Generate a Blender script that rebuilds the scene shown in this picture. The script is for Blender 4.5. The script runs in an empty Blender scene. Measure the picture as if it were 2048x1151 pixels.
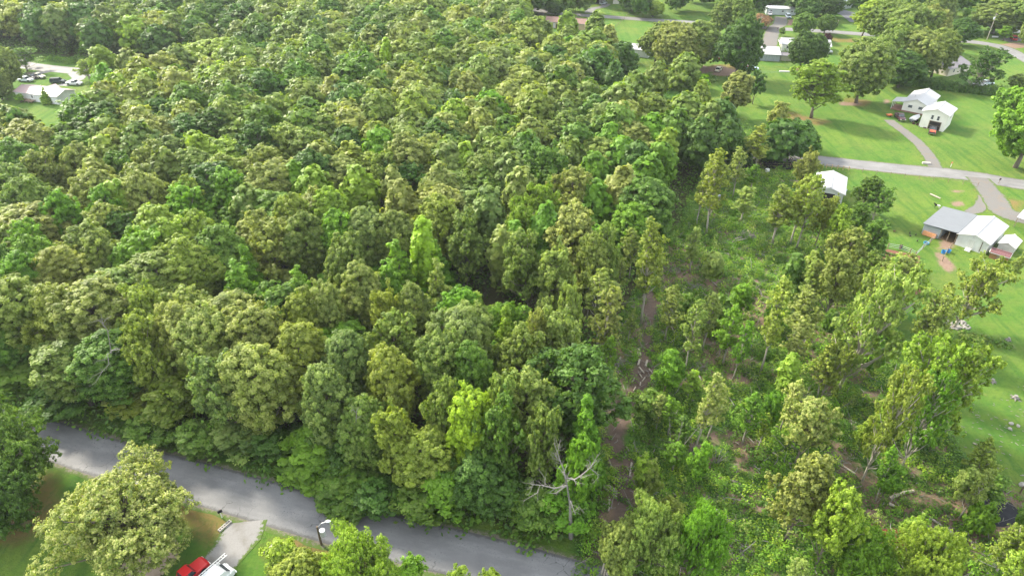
import bpy, math, random
import numpy as np
from mathutils import Vector, Matrix
sc = bpy.context.scene
# ------------------------------------------------------------------ camera, world, sun, exposure
H = 70.0; PITCH = 34.0; FPX = 1365.33
cam_d = bpy.data.cameras.new("camera"); cam = bpy.data.objects.new("camera", cam_d); sc.collection.objects.link(cam)
cam.location = (0, 0, H); cam.rotation_euler = (math.radians(90 - PITCH), 0, 0)
cam_d.lens = 24; cam_d.sensor_width = 36; cam_d.clip_end = 6000; cam_d.clip_start = 0.5
sc.camera = cam
SUN_EL, SUN_AZ = 36.0, -50.0        # azimuth from +Y towards +X: behind the wood, to its west
w = bpy.data.worlds.new("World"); sc.world = w; w.use_nodes = True
nt = w.node_tree; nt.nodes.clear()
sky = nt.nodes.new("ShaderNodeTexSky"); sky.sky_type = 'NISHITA'; sky.sun_disc = False
sky.sun_elevation = math.radians(SUN_EL); sky.sun_rotation = math.radians(SUN_AZ)
sky.air_density = 1.0; sky.dust_density = 2.5
bg = nt.nodes.new("ShaderNodeBackground"); bg.inputs[1].default_value = 0.15
wo = nt.nodes.new("ShaderNodeOutputWorld"); cl = nt.nodes.new("ShaderNodeMix"); cl.data_type = 'RGBA'; cl.inputs[0].default_value = 0.65; cl.inputs[7].default_value = (7.2, 7.4, 7.5, 1)   # thin bright cloud veiling the blue
nt.links.new(sky.outputs[0], cl.inputs[6]); nt.links.new(cl.outputs[2], bg.inputs[0]); nt.links.new(bg.outputs[0], wo.inputs[0])
sd = bpy.data.lights.new("sun", 'SUN'); sd.energy = 4.2; sd.angle = math.radians(7.0); sd.color = (1.0, 0.92, 0.77)
sun = bpy.data.objects.new("sun", sd); sc.collection.objects.link(sun)
_a, _e = math.radians(SUN_AZ), math.radians(SUN_EL)
sun.rotation_euler = Vector((math.sin(_a) * math.cos(_e), math.cos(_a) * math.cos(_e), math.sin(_e))).to_track_quat('Z', 'Y').to_euler()
sun.location = (-200, 200, 300)
sc.view_settings.view_transform = 'Standard'; sc.view_settings.look = 'None'
sc.view_settings.exposure = 1.60; sc.view_settings.gamma = 1
sc.cycles.max_bounces = 6; sc.cycles.diffuse_bounces = 3; sc.cycles.transmission_bounces = 3; sc.cycles.glossy_bounces = 2
sc.cycles.volume_bounces = 0

# ------------------------------------------------------------------ helpers
PR = math.radians(PITCH); SP, CP = math.sin(PR), math.cos(PR)
def P(px, py, z=0.0):
    """where the photograph's pixel meets the level z"""
    x = (px - 1024) / FPX; y = -(py - 575.5) / FPX
    dy = y * SP + CP; dz = y * CP - SP
    t = (z - H) / dz
    return (x * t, dy * t)
def proj(x, y, z):
    u = z - H; D = y * CP - u * SP; return (1024 + FPX * x / D, 575.5 - FPX * (y * SP + u * CP) / D)
def depth(x, y, z): return y * CP - (z - H) * SP
def zat(y, py):
    n = -(py - 575.5) / FPX; return H + y * (n * CP - SP) / (CP + n * SP)
col = sc.collection
GROUPS = {}
def tag(o, label=None, cat=None, group=None, kind=None):
    if label: o['label'] = label
    if cat: o['category'] = cat
    if group: o['group'] = group
    if kind: o['kind'] = kind
    return o
def empty(name, loc, rz=0, label=None, cat=None, group=None, scale=None):
    o = bpy.data.objects.new(name, None); o.empty_display_size = 0.5; col.objects.link(o)
    o.location = loc; o.rotation_euler = (0, 0, rz)
    if scale: o.scale = scale
    return tag(o, label, cat, group)
def link(name, me, parent=None, loc=None, rz=None):
    o = bpy.data.objects.new(name, me); col.objects.link(o)
    if parent: o.parent = parent
    if loc: o.location = loc
    if rz is not None: o.rotation_euler = (0, 0, rz)
    return o
def copy_tree(o, parent=None):
    c = o.copy(); col.objects.link(c); c.parent = parent
    for ch in o.children: copy_tree(ch, c)
    return c

class MB:
    def __init__(s): s.v = []; s.f = []
    def add(s, v, f):
        n = len(s.v); s.v += [tuple(p) for p in v]; s.f += [tuple(i + n for i in q) for q in f]; return s
    def box(s, cx, cy, cz, lx, ly, lz, rz=0, rx=0, ry=0, top=1.0):
        R = Matrix.Rotation(rz, 3, 'Z') @ Matrix.Rotation(ry, 3, 'Y') @ Matrix.Rotation(rx, 3, 'X'); c = Vector((cx, cy, cz)); vs = []
        for k in (-1, 1):
            t = top if k == 1 else 1
            for i, j in ((-1, -1), (1, -1), (1, 1), (-1, 1)): vs.append(c + R @ Vector((i * lx / 2 * t, j * ly / 2 * t, k * lz / 2)))
        return s.add(vs, [(3, 2, 1, 0), (4, 5, 6, 7), (0, 1, 5, 4), (1, 2, 6, 5), (2, 3, 7, 6), (3, 0, 4, 7)])
    def tube(s, pts, rad, n=6, cap=True):
        pts = [Vector(p) for p in pts]; base = len(s.v); m = len(pts)
        for i, p in enumerate(pts):
            d = (pts[min(i + 1, m - 1)] - pts[max(i - 1, 0)])
            d = d.normalized() if d.length > 1e-6 else Vector((0, 0, 1))
            a = d.cross(Vector((0.13, 0.21, 1)) if abs(d.z) < 0.95 else Vector((1, 0.1, 0))).normalized(); b = d.cross(a)
            r = rad[i] if hasattr(rad, '__len__') else rad
            for k in range(n):
                t = 2 * math.pi * k / n; s.v.append(tuple(p + a * (math.cos(t) * r) + b * (math.sin(t) * r)))
        for i in range(m - 1):
            for k in range(n):
                k2 = (k + 1) % n; s.f.append((base + i * n + k, base + i * n + k2, base + (i + 1) * n + k2, base + (i + 1) * n + k))
        if cap: s.f.append(tuple(base + k for k in range(n))[::-1]); s.f.append(tuple(base + (m - 1) * n + k for k in range(n)))
        return s
    def cyl(s, cx, cy, cz, r, h, n=14, axis='z', r2=None):
        r2 = r if r2 is None else r2; d = {'z': (0, 0, 1), 'x': (1, 0, 0), 'y': (0, 1, 0)}[axis]
        a = Vector((cx, cy, cz)) - Vector(d) * h / 2; return s.tube([a, a + Vector(d) * h], [r, r2], n)
    def sphere(s, cx, cy, cz, rx, ry, rz, n=10, m=6, jit=0, rng=None):
        base = len(s.v)
        for i in range(m + 1):
            th = math.pi * i / m
            for k in range(n):
                ph = 2 * math.pi * k / n; j = 1 + (rng.uniform(-jit, jit) if rng else 0)
                s.v.append((cx + rx * math.sin(th) * math.cos(ph) * j, cy + ry * math.sin(th) * math.sin(ph) * j, cz + rz * math.cos(th) * j))
        for i in range(m):
            for k in range(n):
                k2 = (k + 1) % n; s.f.append((base + i * n + k, base + (i + 1) * n + k, base + (i + 1) * n + k2, base + i * n + k2))
        return s
    def mesh(s, name, mat, smooth=False):
        me = bpy.data.meshes.new(name); me.from_pydata(s.v, [], s.f); me.update()
        if mat: me.materials.append(mat)
        if smooth: me.polygons.foreach_set('use_smooth', [True] * len(me.polygons))
        return me
    def build(s, name, mat, parent=None, loc=None, rz=None, smooth=False, bevel=0):
        o = link(name, s.mesh(name, mat, smooth), parent, loc, rz)
        if bevel:
            b = o.modifiers.new("bevel", 'BEVEL'); b.width = bevel; b.segments = 2; b.limit_method = 'ANGLE'
        return o

# ------------------------------------------------------------------ materials
def node_mat(name):
    m = bpy.data.materials.new(name); m.use_nodes = True; n = m.node_tree; n.nodes.clear()
    out = n.nodes.new("ShaderNodeOutputMaterial"); return m, n, out
def N(n, t, **kw):
    x = n.nodes.new(t)
    for k, v in kw.items():
        if k.startswith('i_'): x.inputs[int(k[2:])].default_value = v
        else: setattr(x, k, v)
    return x
def mixc(n, fac, a, b, mode='MIX'):
    x = n.nodes.new("ShaderNodeMix"); x.data_type = 'RGBA'; x.blend_type = mode; x.clamp_factor = True
    for sock, v in ((x.inputs[0], fac), (x.inputs[6], a), (x.inputs[7], b)):
        if hasattr(v, 'links') or hasattr(v, 'is_linked'): n.links.new(v, sock)
        elif isinstance(v, (int, float)): sock.default_value = v
        else: sock.default_value = (*v, 1) if len(v) == 3 else v
    return x.outputs[2]
def math_n(n, op, a, b=None, clamp=False):
    x = n.nodes.new("ShaderNodeMath"); x.operation = op; x.use_clamp = clamp
    for i, v in enumerate((a, b)):
        if v is None: continue
        if hasattr(v, 'is_linked'): n.links.new(v, x.inputs[i])
        else: x.inputs[i].default_value = v
    return x.outputs[0]
def noise(n, scale, detail=4, rough=0.6, vec=None, dist=0):
    x = n.nodes.new("ShaderNodeTexNoise"); x.inputs['Scale'].default_value = scale; x.inputs['Detail'].default_value = detail
    x.inputs['Roughness'].default_value = rough; x.inputs['Distortion'].default_value = dist
    if vec is not None: n.links.new(vec, x.inputs['Vector'])
    return x.outputs[0]
def ramp(n, fac, stops):
    x = n.nodes.new("ShaderNodeValToRGB"); n.links.new(fac, x.inputs[0]); e = x.color_ramp.elements
    while len(e) < len(stops): e.new(0.5)
    for i, (p, c) in enumerate(stops): e[i].position = p; e[i].color = (*c, 1) if hasattr(c, '__len__') else (c, c, c, 1)
    return x.outputs[0]
def step(n, fac, a, b): return ramp(n, fac, [(a, 0.0), (b, 1.0)])
def bump(n, h, strength, dist=0.1):
    x = n.nodes.new("ShaderNodeBump"); x.inputs['Strength'].default_value = strength; x.inputs['Distance'].default_value = dist
    n.links.new(h, x.inputs['Height']); return x.outputs[0]
def pbsdf(n, out, color, rough=0.8, spec=0.3, normal=None, metal=0):
    p = n.nodes.new("ShaderNodeBsdfPrincipled"); p.inputs['Roughness'].default_value = rough; p.inputs['Specular IOR Level'].default_value = spec
    p.inputs['Metallic'].default_value = metal
    if hasattr(color, 'is_linked'): n.links.new(color, p.inputs['Base Color'])
    else: p.inputs['Base Color'].default_value = (*color, 1)
    if normal is not None: n.links.new(normal, p.inputs['Normal'])
    n.links.new(p.outputs[0], out.inputs[0]); return p
_MC = {}
def plain(name, color, rough=0.6, var=0.12, scale=2.0, spec=0.4, metal=0, bumpy=0.0):
    """a painted / weathered surface: colour with soft wear"""
    if name in _MC: return _MC[name]
    m, n, out = node_mat(name)
    tc = n.nodes.new("ShaderNodeTexCoord"); f = noise(n, scale, 5, 0.65, tc.outputs['Object'])
    c = mixc(n, f, tuple(x * (1 - var) for x in color), tuple(min(x * (1 + var), 1) for x in color))
    nm = bump(n, noise(n, scale * 8, 3, 0.6, tc.outputs['Object']), bumpy, 0.02) if bumpy else None
    pbsdf(n, out, c, rough, spec, nm, metal); _MC[name] = m; return m
def ribbed(name, color, axis=0, period=0.25, rough=0.45, metal=0.0, dirt=0.12, depth_=0.5):
    """ribbed sheet metal or boarding"""
    if name in _MC: return _MC[name]
    m, n, out = node_mat(name)
    tc = n.nodes.new("ShaderNodeTexCoord"); wv = n.nodes.new("ShaderNodeTexWave"); wv.bands_direction = 'XYZ'[axis]; wv.inputs['Scale'].default_value = 0.314 / period
    n.links.new(tc.outputs['Object'], wv.inputs[0])
    sh = step(n, wv.outputs[1], 0.0, 0.25)
    mp = n.nodes.new("ShaderNodeMapping"); mp.inputs['Scale'].default_value = (3 if axis == 0 else .35, 3 if axis == 1 else .35, .35); n.links.new(tc.outputs['Object'], mp.inputs[0])
    st = noise(n, 1.2, 5, 0.6, mp.outputs[0])
    c = mixc(n, step(n, st, 0.45, 0.75), color, tuple(x * (1 - dirt) for x in color))
    c = mixc(n, math_n(n, 'MULTIPLY', math_n(n, 'SUBTRACT', 1.0, sh), 0.35), c, tuple(x * 0.6 for x in color))
    pbsdf(n, out, c, rough, 0.4, bump(n, wv.outputs[1], depth_, 0.04), metal); _MC[name] = m; return m

def leaf_material(name, mode):
    m, n, out = node_mat(name)
    if mode == 'obj':
        oi = n.nodes.new("ShaderNodeObjectInfo"); base, alpha = oi.outputs['Color'], oi.outputs['Alpha']
    else:
        at = n.nodes.new("ShaderNodeAttribute"); at.attribute_name = 'tint'; base, alpha = at.outputs['Color'], at.outputs['Alpha']
    lf = n.nodes.new("ShaderNodeAttribute"); lf.attribute_name = 'leaf'; v = lf.outputs['Fac']
    tp = n.nodes.new("ShaderNodeAttribute"); tp.attribute_name = 'tip'
    m1 = mixc(n, v, (0.38, 0.46, 0.5), (1.62, 1.5, 1.25)); c = mixc(n, 1.0, base, m1, 'MULTIPLY')
    c = mixc(n, math_n(n, 'MULTIPLY', tp.outputs['Fac'], alpha, True), c, (0.43, 0.43, 0.165))
    p = n.nodes.new("ShaderNodeBsdfPrincipled"); p.inputs['Roughness'].default_value = 0.5; p.inputs['Specular IOR Level'].default_value = 0.18
    n.links.new(c, p.inputs['Base Color'])
    tr = n.nodes.new("ShaderNodeBsdfTranslucent"); n.links.new(mixc(n, 1.0, c, (1.25, 1.3, 0.55), 'MULTIPLY'), tr.inputs[0])
    mx = n.nodes.new("ShaderNodeMixShader"); mx.inputs[0].default_value = 0.42
    n.links.new(p.outputs[0], mx.inputs[1]); n.links.new(tr.outputs[0], mx.inputs[2]); n.links.new(mx.outputs[0], out.inputs[0]); return m
LEAF = leaf_material("leaves", 'obj'); LEAF_S = leaf_material("leaves_mass", 'attr')
def bark_mat(name, c1, c2):
    m, n, out = node_mat(name); tc = n.nodes.new("ShaderNodeTexCoord")
    mp = n.nodes.new("ShaderNodeMapping"); mp.inputs['Scale'].default_value = (6, 6, 1.2); n.links.new(tc.outputs['Object'], mp.inputs[0])
    f = noise(n, 1.5, 6, 0.7, mp.outputs[0]); pbsdf(n, out, mixc(n, step(n, f, 0.3, 0.7), c1, c2), 0.9, 0.15, bump(n, f, 0.6, 0.08)); return m
BARK = bark_mat("bark", (0.09, 0.075, 0.055), (0.21, 0.185, 0.15)); BARK_P = bark_mat("pale_bark", (0.22, 0.20, 0.16), (0.42, 0.39, 0.33))
DEADWOOD = bark_mat("dead_wood", (0.11, 0.10, 0.09), (0.26, 0.245, 0.225)); LOGW = bark_mat("cut_wood", (0.20, 0.17, 0.135), (0.44, 0.40, 0.33))

# ------------------------------------------------------------------ ground
def pip(px, py, poly):
    px = np.asarray(px); py = np.asarray(py); inside = np.zeros(px.shape, bool); n = len(poly); j = n - 1
    for i in range(n):
        xi, yi = poly[i]; xj, yj = poly[j]
        if yi != yj:
            c = ((yi > py) != (yj > py)) & (px < (xj - xi) * (py - yi) / (yj - yi) + xi); inside ^= c
        j = i
    return inside
# crown-top outline of the wood, as seen at crown height (12 m)
WOOD_PX = [(-700, 770), (60, 755), (160, 790), (270, 835), (400, 880), (560, 915), (700, 965), (850, 1000), (980, 1020), (1080, 1050), (1150, 1010), (1150, 900), (1150, 780),
           (1165, 690), (1150, 600), (1215, 510), (1290, 430), (1340, 375), (1390, 330), (1440, 285), (1500, 285), (1580, 282), (1600, 262), (1540, 255), (1470, 250), (1420, 215), (1380, 232), (1330, 185), (1290, 168), (1245, 150),
           (1225, 118), (1190, 84), (1150, 75), (1085, 78), (1062, 45), (1045, 12), (1030, -40), (1040, -110), (-900, -110), (-900, 40), (-100, 42), (60, 48), (180, 54), (480, 66), (480, 108), (330, 122), (240, 140), (205, 185), (150, 222), (60, 236), (-60, 262), (-700, 300)]
WOOD = [P(a, b, 12.0) for a, b in WOOD_PX]
WOODFLOOR = [P(*q) for q in [(-700, 842), (-60, 738), (80, 778), (240, 824), (400, 865), (640, 932), (860, 998), (1040, 1050), (1100, 1068), (1150, 1060), (1195, 1000), (1190, 800), (1215, 700), (1235, 640), (1290, 560), (1330, 480), (1390, 390), (1450, 330), (1600, 322), (1630, 300), (1490, 290), (1420, 262), (1350, 235), (1260, 205), (1150, 140), (1075, 100), (1040, 60), (1050, 24), (1030, -30), (900, -90), (-900, -90), (-900, 110), (60, 108), (330, 125), (240, 150), (230, 230), (60, 262), (-700, 330)]]
CLEAR = [P(*q) for q in [(1170, 1200), (1150, 1110), (1190, 1000), (1175, 800), (1215, 700), (1235, 640), (1290, 560), (1330, 480), (1400, 420), (1480, 350), (1640, 345), (1700, 420), (1760, 500), (1740, 560), (1800, 640), (1790, 760), (1880, 850), (1960, 960), (2100, 1010), (2200, 1200)]]
TRAIL = [P(*q) for q in [(1195, 1160), (1185, 1080), (1240, 960), (1205, 880), (1235, 780), (1270, 720), (1285, 660), (1275, 600), (1300, 570), (1318, 600), (1310, 680), (1312, 760), (1262, 850), (1255, 900), (1275, 980), (1260, 1060), (1270, 1160)]]
BROWNP = [[P(*q) for q in r] for r in [
    [(1190, 700), (1235, 640), (1290, 640), (1280, 700), (1230, 760), (1225, 830), (1190, 820)], [(1300, 500), (1360, 470), (1420, 500), (1400, 560), (1340, 590), (1300, 560)],
    [(1400, 540), (1520, 560), (1560, 640), (1500, 700), (1420, 640)], [(1370, 650), (1500, 660), (1520, 760), (1430, 800), (1350, 760)], [(1640, 600), (1720, 620), (1740, 760), (1640, 790), (1600, 700)],
    [(1640, 880), (1700, 900), (1760, 960), (1830, 1000), (1780, 1030), (1690, 990)], [(1420, 1050), (1500, 1080), (1500, 1151), (1400, 1151)], [(1560, 1000), (1900, 960), (2048, 980), (2048, 1100), (1850, 1090), (1700, 1110)],
    [(1180, 960), (1330, 990), (1360, 1040), (1200, 1070)], [(1440, 860), (1530, 880), (1540, 960), (1460, 930)]]]
GOLD = [[P(*q) for q in r] for r in [
    [(1420, 130), (1480, 125), (1495, 140), (1470, 152), (1420, 150)], [(1560, 215), (1620, 235), (1680, 246), (1640, 252), (1560, 238)], [(1690, 195), (1745, 200), (1735, 215), (1680, 208)],
    [(1588, 135), (1615, 135), (1612, 142), (1590, 142)], [(330, 930), (420, 1000), (470, 1060), (430, 1110), (370, 1070), (330, 1020)], [(0, 1000), (90, 930), (130, 1010), (60, 1080), (0, 1090)],
    [(640, 1060), (740, 1110), (900, 1151), (560, 1151), (520, 1090)], [(1660, 75), (1730, 78), (1730, 86), (1665, 84)], [(60, 1110), (90, 1110), (90, 1151), (60, 1151)],
    [(1990, 395), (2048, 400), (2048, 440), (2005, 425)], [(1940, 375), (1970, 378), (1965, 386), (1935, 383)], [(1955, 395), (2000, 398), (1990, 408), (1950, 405)]]]
DIRT = [[P(*q) for q in r] for r in [
    [(1430, 128), (1475, 140), (1480, 152), (1420, 148)], [(1885, 480), (1910, 478), (1906, 498), (1880, 505)], [(1875, 505), (1895, 505), (1915, 545), (1905, 552), (1880, 528)],
    [(1893, 402), (1922, 398), (1926, 412), (1900, 414)], [(1900, 378), (1926, 380), (1922, 388), (1902, 386)], [(1770, 200), (1786, 198), (1785, 208), (1772, 210)],
    [(1675, 203), (1725, 205), (1720, 213), (1678, 210)], [(1885, 512), (1900, 512), (1898, 520), (1886, 520)], [(1985, 90), (2045, 85), (2060, 95), (2020, 98)], [(1575, 40), (1595, 38), (1590, 52), (1570, 52)],
    [(1340, 130), (1400, 128), (1440, 138), (1400, 148), (1340, 146)]]]
BARE = [P(*q) for q in [(1920, 192), (1940, 194), (1936, 200), (1922, 199)]]
def axis_pts(lo, hi, st, far):
    a = list(np.arange(lo, hi + .01, st)); s = st; x = hi
    while x < far: s *= 1.5; x += s; a.append(x)
    s = st; x = lo
    while x > -far: s *= 1.5; x -= s; a.insert(0, x)
    return np.array(a)
gx = axis_pts(-170, 200, 1.0, 2500); gy = axis_pts(20, 340, 1.0, 2500); gy = gy[gy > -400]
GX, GY = np.meshgrid(gx, gy); nrm = np.random.RandomState(3)
def smooth_noise(shape, k, rs):
    a = rs.rand(*shape) - .5
    for _ in range(k):
        a = (a + np.roll(a, 1, 0) + np.roll(a, -1, 0) + np.roll(a, 1, 1) + np.roll(a, -1, 1)) / 5
    return a / (np.abs(a).max() + 1e-9)
JX = GX + 2.2 * smooth_noise(GX.shape, 6, nrm); JY = GY + 2.2 * smooth_noise(GX.shape, 6, nrm)
def blur(a, k=1):
    a = a.astype(float)
    for _ in range(k):
        b = a.copy(); b[1:-1, 1:-1] = (a[1:-1, 1:-1] * 2 + a[:-2, 1:-1] + a[2:, 1:-1] + a[1:-1, :-2] + a[1:-1, 2:]) / 6; a = b
    return a
def union(polys):
    m = np.zeros(GX.shape, bool)
    for p in polys: m |= pip(JX, JY, p)
    return m
zw = blur(pip(JX, JY, WOODFLOOR), 1); zc = blur(pip(JX, JY, CLEAR), 1); zt = blur(pip(JX, JY, TRAIL), 1)
zb = blur(union(BROWNP), 2) * .88; zg = blur(union(GOLD), 3); zd = blur(union(DIRT), 1)
def grid_mesh(name, xs, ys, Z):
    ny, nx = Z.shape; V = np.zeros((ny * nx, 3), np.float32); V[:, 0] = np.tile(xs, ny); V[:, 1] = np.repeat(ys, nx); V[:, 2] = Z.ravel()
    i = np.arange((ny - 1) * (nx - 1)); r = i // (nx - 1); c = i % (nx - 1); a = r * nx + c
    return raw_mesh(name, V, np.stack([a, a + 1, a + nx + 1, a + nx], 1))
def raw_mesh(name, V, F):
    me = bpy.data.meshes.new(name); k = F.shape[1]; nf = len(F)
    me.vertices.add(len(V)); me.vertices.foreach_set('co', np.ascontiguousarray(V, np.float32).ravel())
    me.loops.add(nf * k); me.loops.foreach_set('vertex_index', np.ascontiguousarray(F, np.int32).ravel())
    me.polygons.add(nf); me.polygons.foreach_set('loop_start', np.arange(0, nf * k, k, dtype=np.int32))
    me.update(calc_edges=True); return me
def fattr(me, name, data, typ='FLOAT', dom='FACE'):
    a = me.attributes.new(name, typ, dom); a.data.foreach_set('value' if typ == 'FLOAT' else 'color', np.ascontiguousarray(data, np.float32).ravel())
gme = grid_mesh("ground", gx, gy, np.zeros(GX.shape))
fattr(gme, 'za', np.stack([zw, zc, zt, np.ones_like(zw)], -1).reshape(-1, 4), 'FLOAT_COLOR', 'POINT')
fattr(gme, 'zb', np.stack([zb, zg, zd, np.ones_like(zw)], -1).reshape(-1, 4), 'FLOAT_COLOR', 'POINT')
m, n, out = node_mat("ground")
geo = n.nodes.new("ShaderNodeNewGeometry"); pos = geo.outputs['Position']
def sepattr(nm):
    a = N(n, "ShaderNodeAttribute", attribute_name=nm); s = n.nodes.new("ShaderNodeSeparateColor"); n.links.new(a.outputs['Color'], s.inputs[0]); return s.outputs
za, zbb = sepattr('za'), sepattr('zb')
big = noise(n, 0.035, 4, 0.55, pos); mid = noise(n, 0.22, 5, 0.65, pos); fine = noise(n, 1.6, 6, 0.75, pos); vfine = noise(n, 6.0, 4, 0.8, pos)
rot = n.nodes.new("ShaderNodeMapping"); rot.inputs['Rotation'].default_value = (0, 0, math.radians(40)); rot.inputs['Scale'].default_value = (1, 0.08, 1); n.links.new(pos, rot.inputs[0])
mow = noise(n, 0.55, 3, 0.6, rot.outputs[0])
g = mixc(n, step(n, big, 0.36, 0.62), (0.052, 0.125, 0.017), (0.095, 0.155, 0.022))
g = mixc(n, math_n(n, 'MULTIPLY', step(n, mid, 0.42, 0.68), 0.55), g, (0.115, 0.155, 0.028))
g = mixc(n, math_n(n, 'MULTIPLY', step(n, mow, 0.48, 0.62), 0.65), g, (0.038, 0.10, 0.014))
g = mixc(n, math_n(n, 'MULTIPLY', step(n, noise(n, 0.09, 5, .7, pos), 0.48, 0.66), 0.5), g, (0.135, 0.150, 0.036))
g = mixc(n, math_n(n, 'MULTIPLY', step(n, fine, 0.47, 0.68), 0.7), g, (0.034, 0.082, 0.013))
g = mixc(n, math_n(n, 'MULTIPLY', step(n, vfine, 0.55, 0.8), 0.35), g, (0.12, 0.155, 0.04))
gold = mixc(n, step(n, mid, 0.35, 0.65), (0.14, 0.12, 0.033), (0.17, 0.10, 0.05))
def thr(z, lo=0.45, hi=0.62, k=0.5):
    return step(n, math_n(n, 'ADD', math_n(n, 'MULTIPLY', z, 1 - k * .5), math_n(n, 'MULTIPLY', math_n(n, 'SUBTRACT', fine, 0.5), k * 1.6)), lo - .1, hi)
g = mixc(n, math_n(n, 'MULTIPLY', thr(zbb[1], .3, .7), 0.88), g, gold)
g = mixc(n, math_n(n, 'MULTIPLY', step(n, noise(n, 0.45, 6, .75, pos, 1.2), 0.52, 0.62), 0.42), g, (0.030, 0.088, 0.016))
g = mixc(n, math_n(n, 'MULTIPLY', step(n, noise(n, 0.8, 6, .8, pos), 0.58, 0.68), 0.5), g, (0.17, 0.165, 0.055))
dirt = mixc(n, fine, (0.13, 0.08, 0.055), (0.24, 0.175, 0.135))
g = mixc(n, thr(zbb[2], .35, .6), g, dirt)
weed = mixc(n, step(n, fine, 0.4, 0.65), (0.035, 0.085, 0.014), (0.075, 0.15, 0.022))
weed = mixc(n, step(n, mid, 0.47, 0.60), weed, mixc(n, vfine, (0.07, 0.045, 0.033), (0.24, 0.17, 0.13)))
g = mixc(n, thr(za[1]), g, weed)
brown = mixc(n, vfine, (0.065, 0.038, 0.027), (0.28, 0.185, 0.14))
g = mixc(n, thr(zbb[0], .4, .6, .8), g, brown)
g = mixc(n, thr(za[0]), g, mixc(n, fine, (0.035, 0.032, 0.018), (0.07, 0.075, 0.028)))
track = mixc(n, fine, (0.04, 0.032, 0.027), (0.16, 0.115, 0.088))
g = mixc(n, thr(za[2], .4, .6), g, track)
hmix = math_n(n, 'ADD', fine, math_n(n, 'MULTIPLY', vfine, 0.5))
pbsdf(n, out, g, 0.95, 0.1, bump(n, hmix, 0.9, 0.25))
gme.materials.append(m); tag(link("ground", gme), kind='structure', label='grass and bare earth ground under the whole place')

# roads ------------------------------------------------------------
def strip(name, pts, width, mat, z, label=None, kind='structure', edge=0.0, seg=1.5):
    p = [Vector((*q, 0)) for q in pts]; dense = []
    for i in range(len(p) - 1):                                   # catmull-rom
        p0, p1, p2, p3 = p[max(i - 1, 0)], p[i], p[i + 1], p[min(i + 2, len(p) - 1)]; k = max(2, int((p2 - p1).length / seg))
        for j in range(k):
            t = j / k; dense.append(0.5 * ((2 * p1) + (p2 - p0) * t + (2 * p0 - 5 * p1 + 4 * p2 - p3) * t * t + (3 * p1 - p0 - 3 * p2 + p3) * t ** 3))
    dense.append(p[-1]); rs = random.Random(len(name) * 7); V = []; F = []; n_ = 6; L = 0; UV = []
    for i, q in enumerate(dense):
        d = (dense[min(i + 1, len(dense) - 1)] - dense[max(i - 1, 0)]).normalized(); nn = Vector((-d.y, d.x, 0))
        wd = width[0] + (width[1] - width[0]) * i / (len(dense) - 1) if hasattr(width, '__len__') else width
        if i: L += (q - dense[i - 1]).length
        for k in range(n_ + 1):
            t = k / n_ - .5; ww = wd + (rs.uniform(-edge, edge) if k in (0, n_) else 0)
            V.append(q + nn * t * ww + Vector((0, 0, z))); UV.append((t + .5, L))
        if i:
            for k in range(n_): a = (i - 1) * (n_ + 1) + k; F.append((a, a + 1, a + n_ + 2, a + n_ + 1))
    me = bpy.data.meshes.new(name); me.from_pydata(V, [], F); me.materials.append(mat)
    at = me.attributes.new('across', 'FLOAT', 'POINT'); at.data.foreach_set('value', [u[0] for u in UV])
    al = me.attributes.new('along', 'FLOAT', 'POINT'); al.data.foreach_set('value', [u[1] for u in UV])
    return tag(link(name, me), label, kind=kind)
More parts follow.
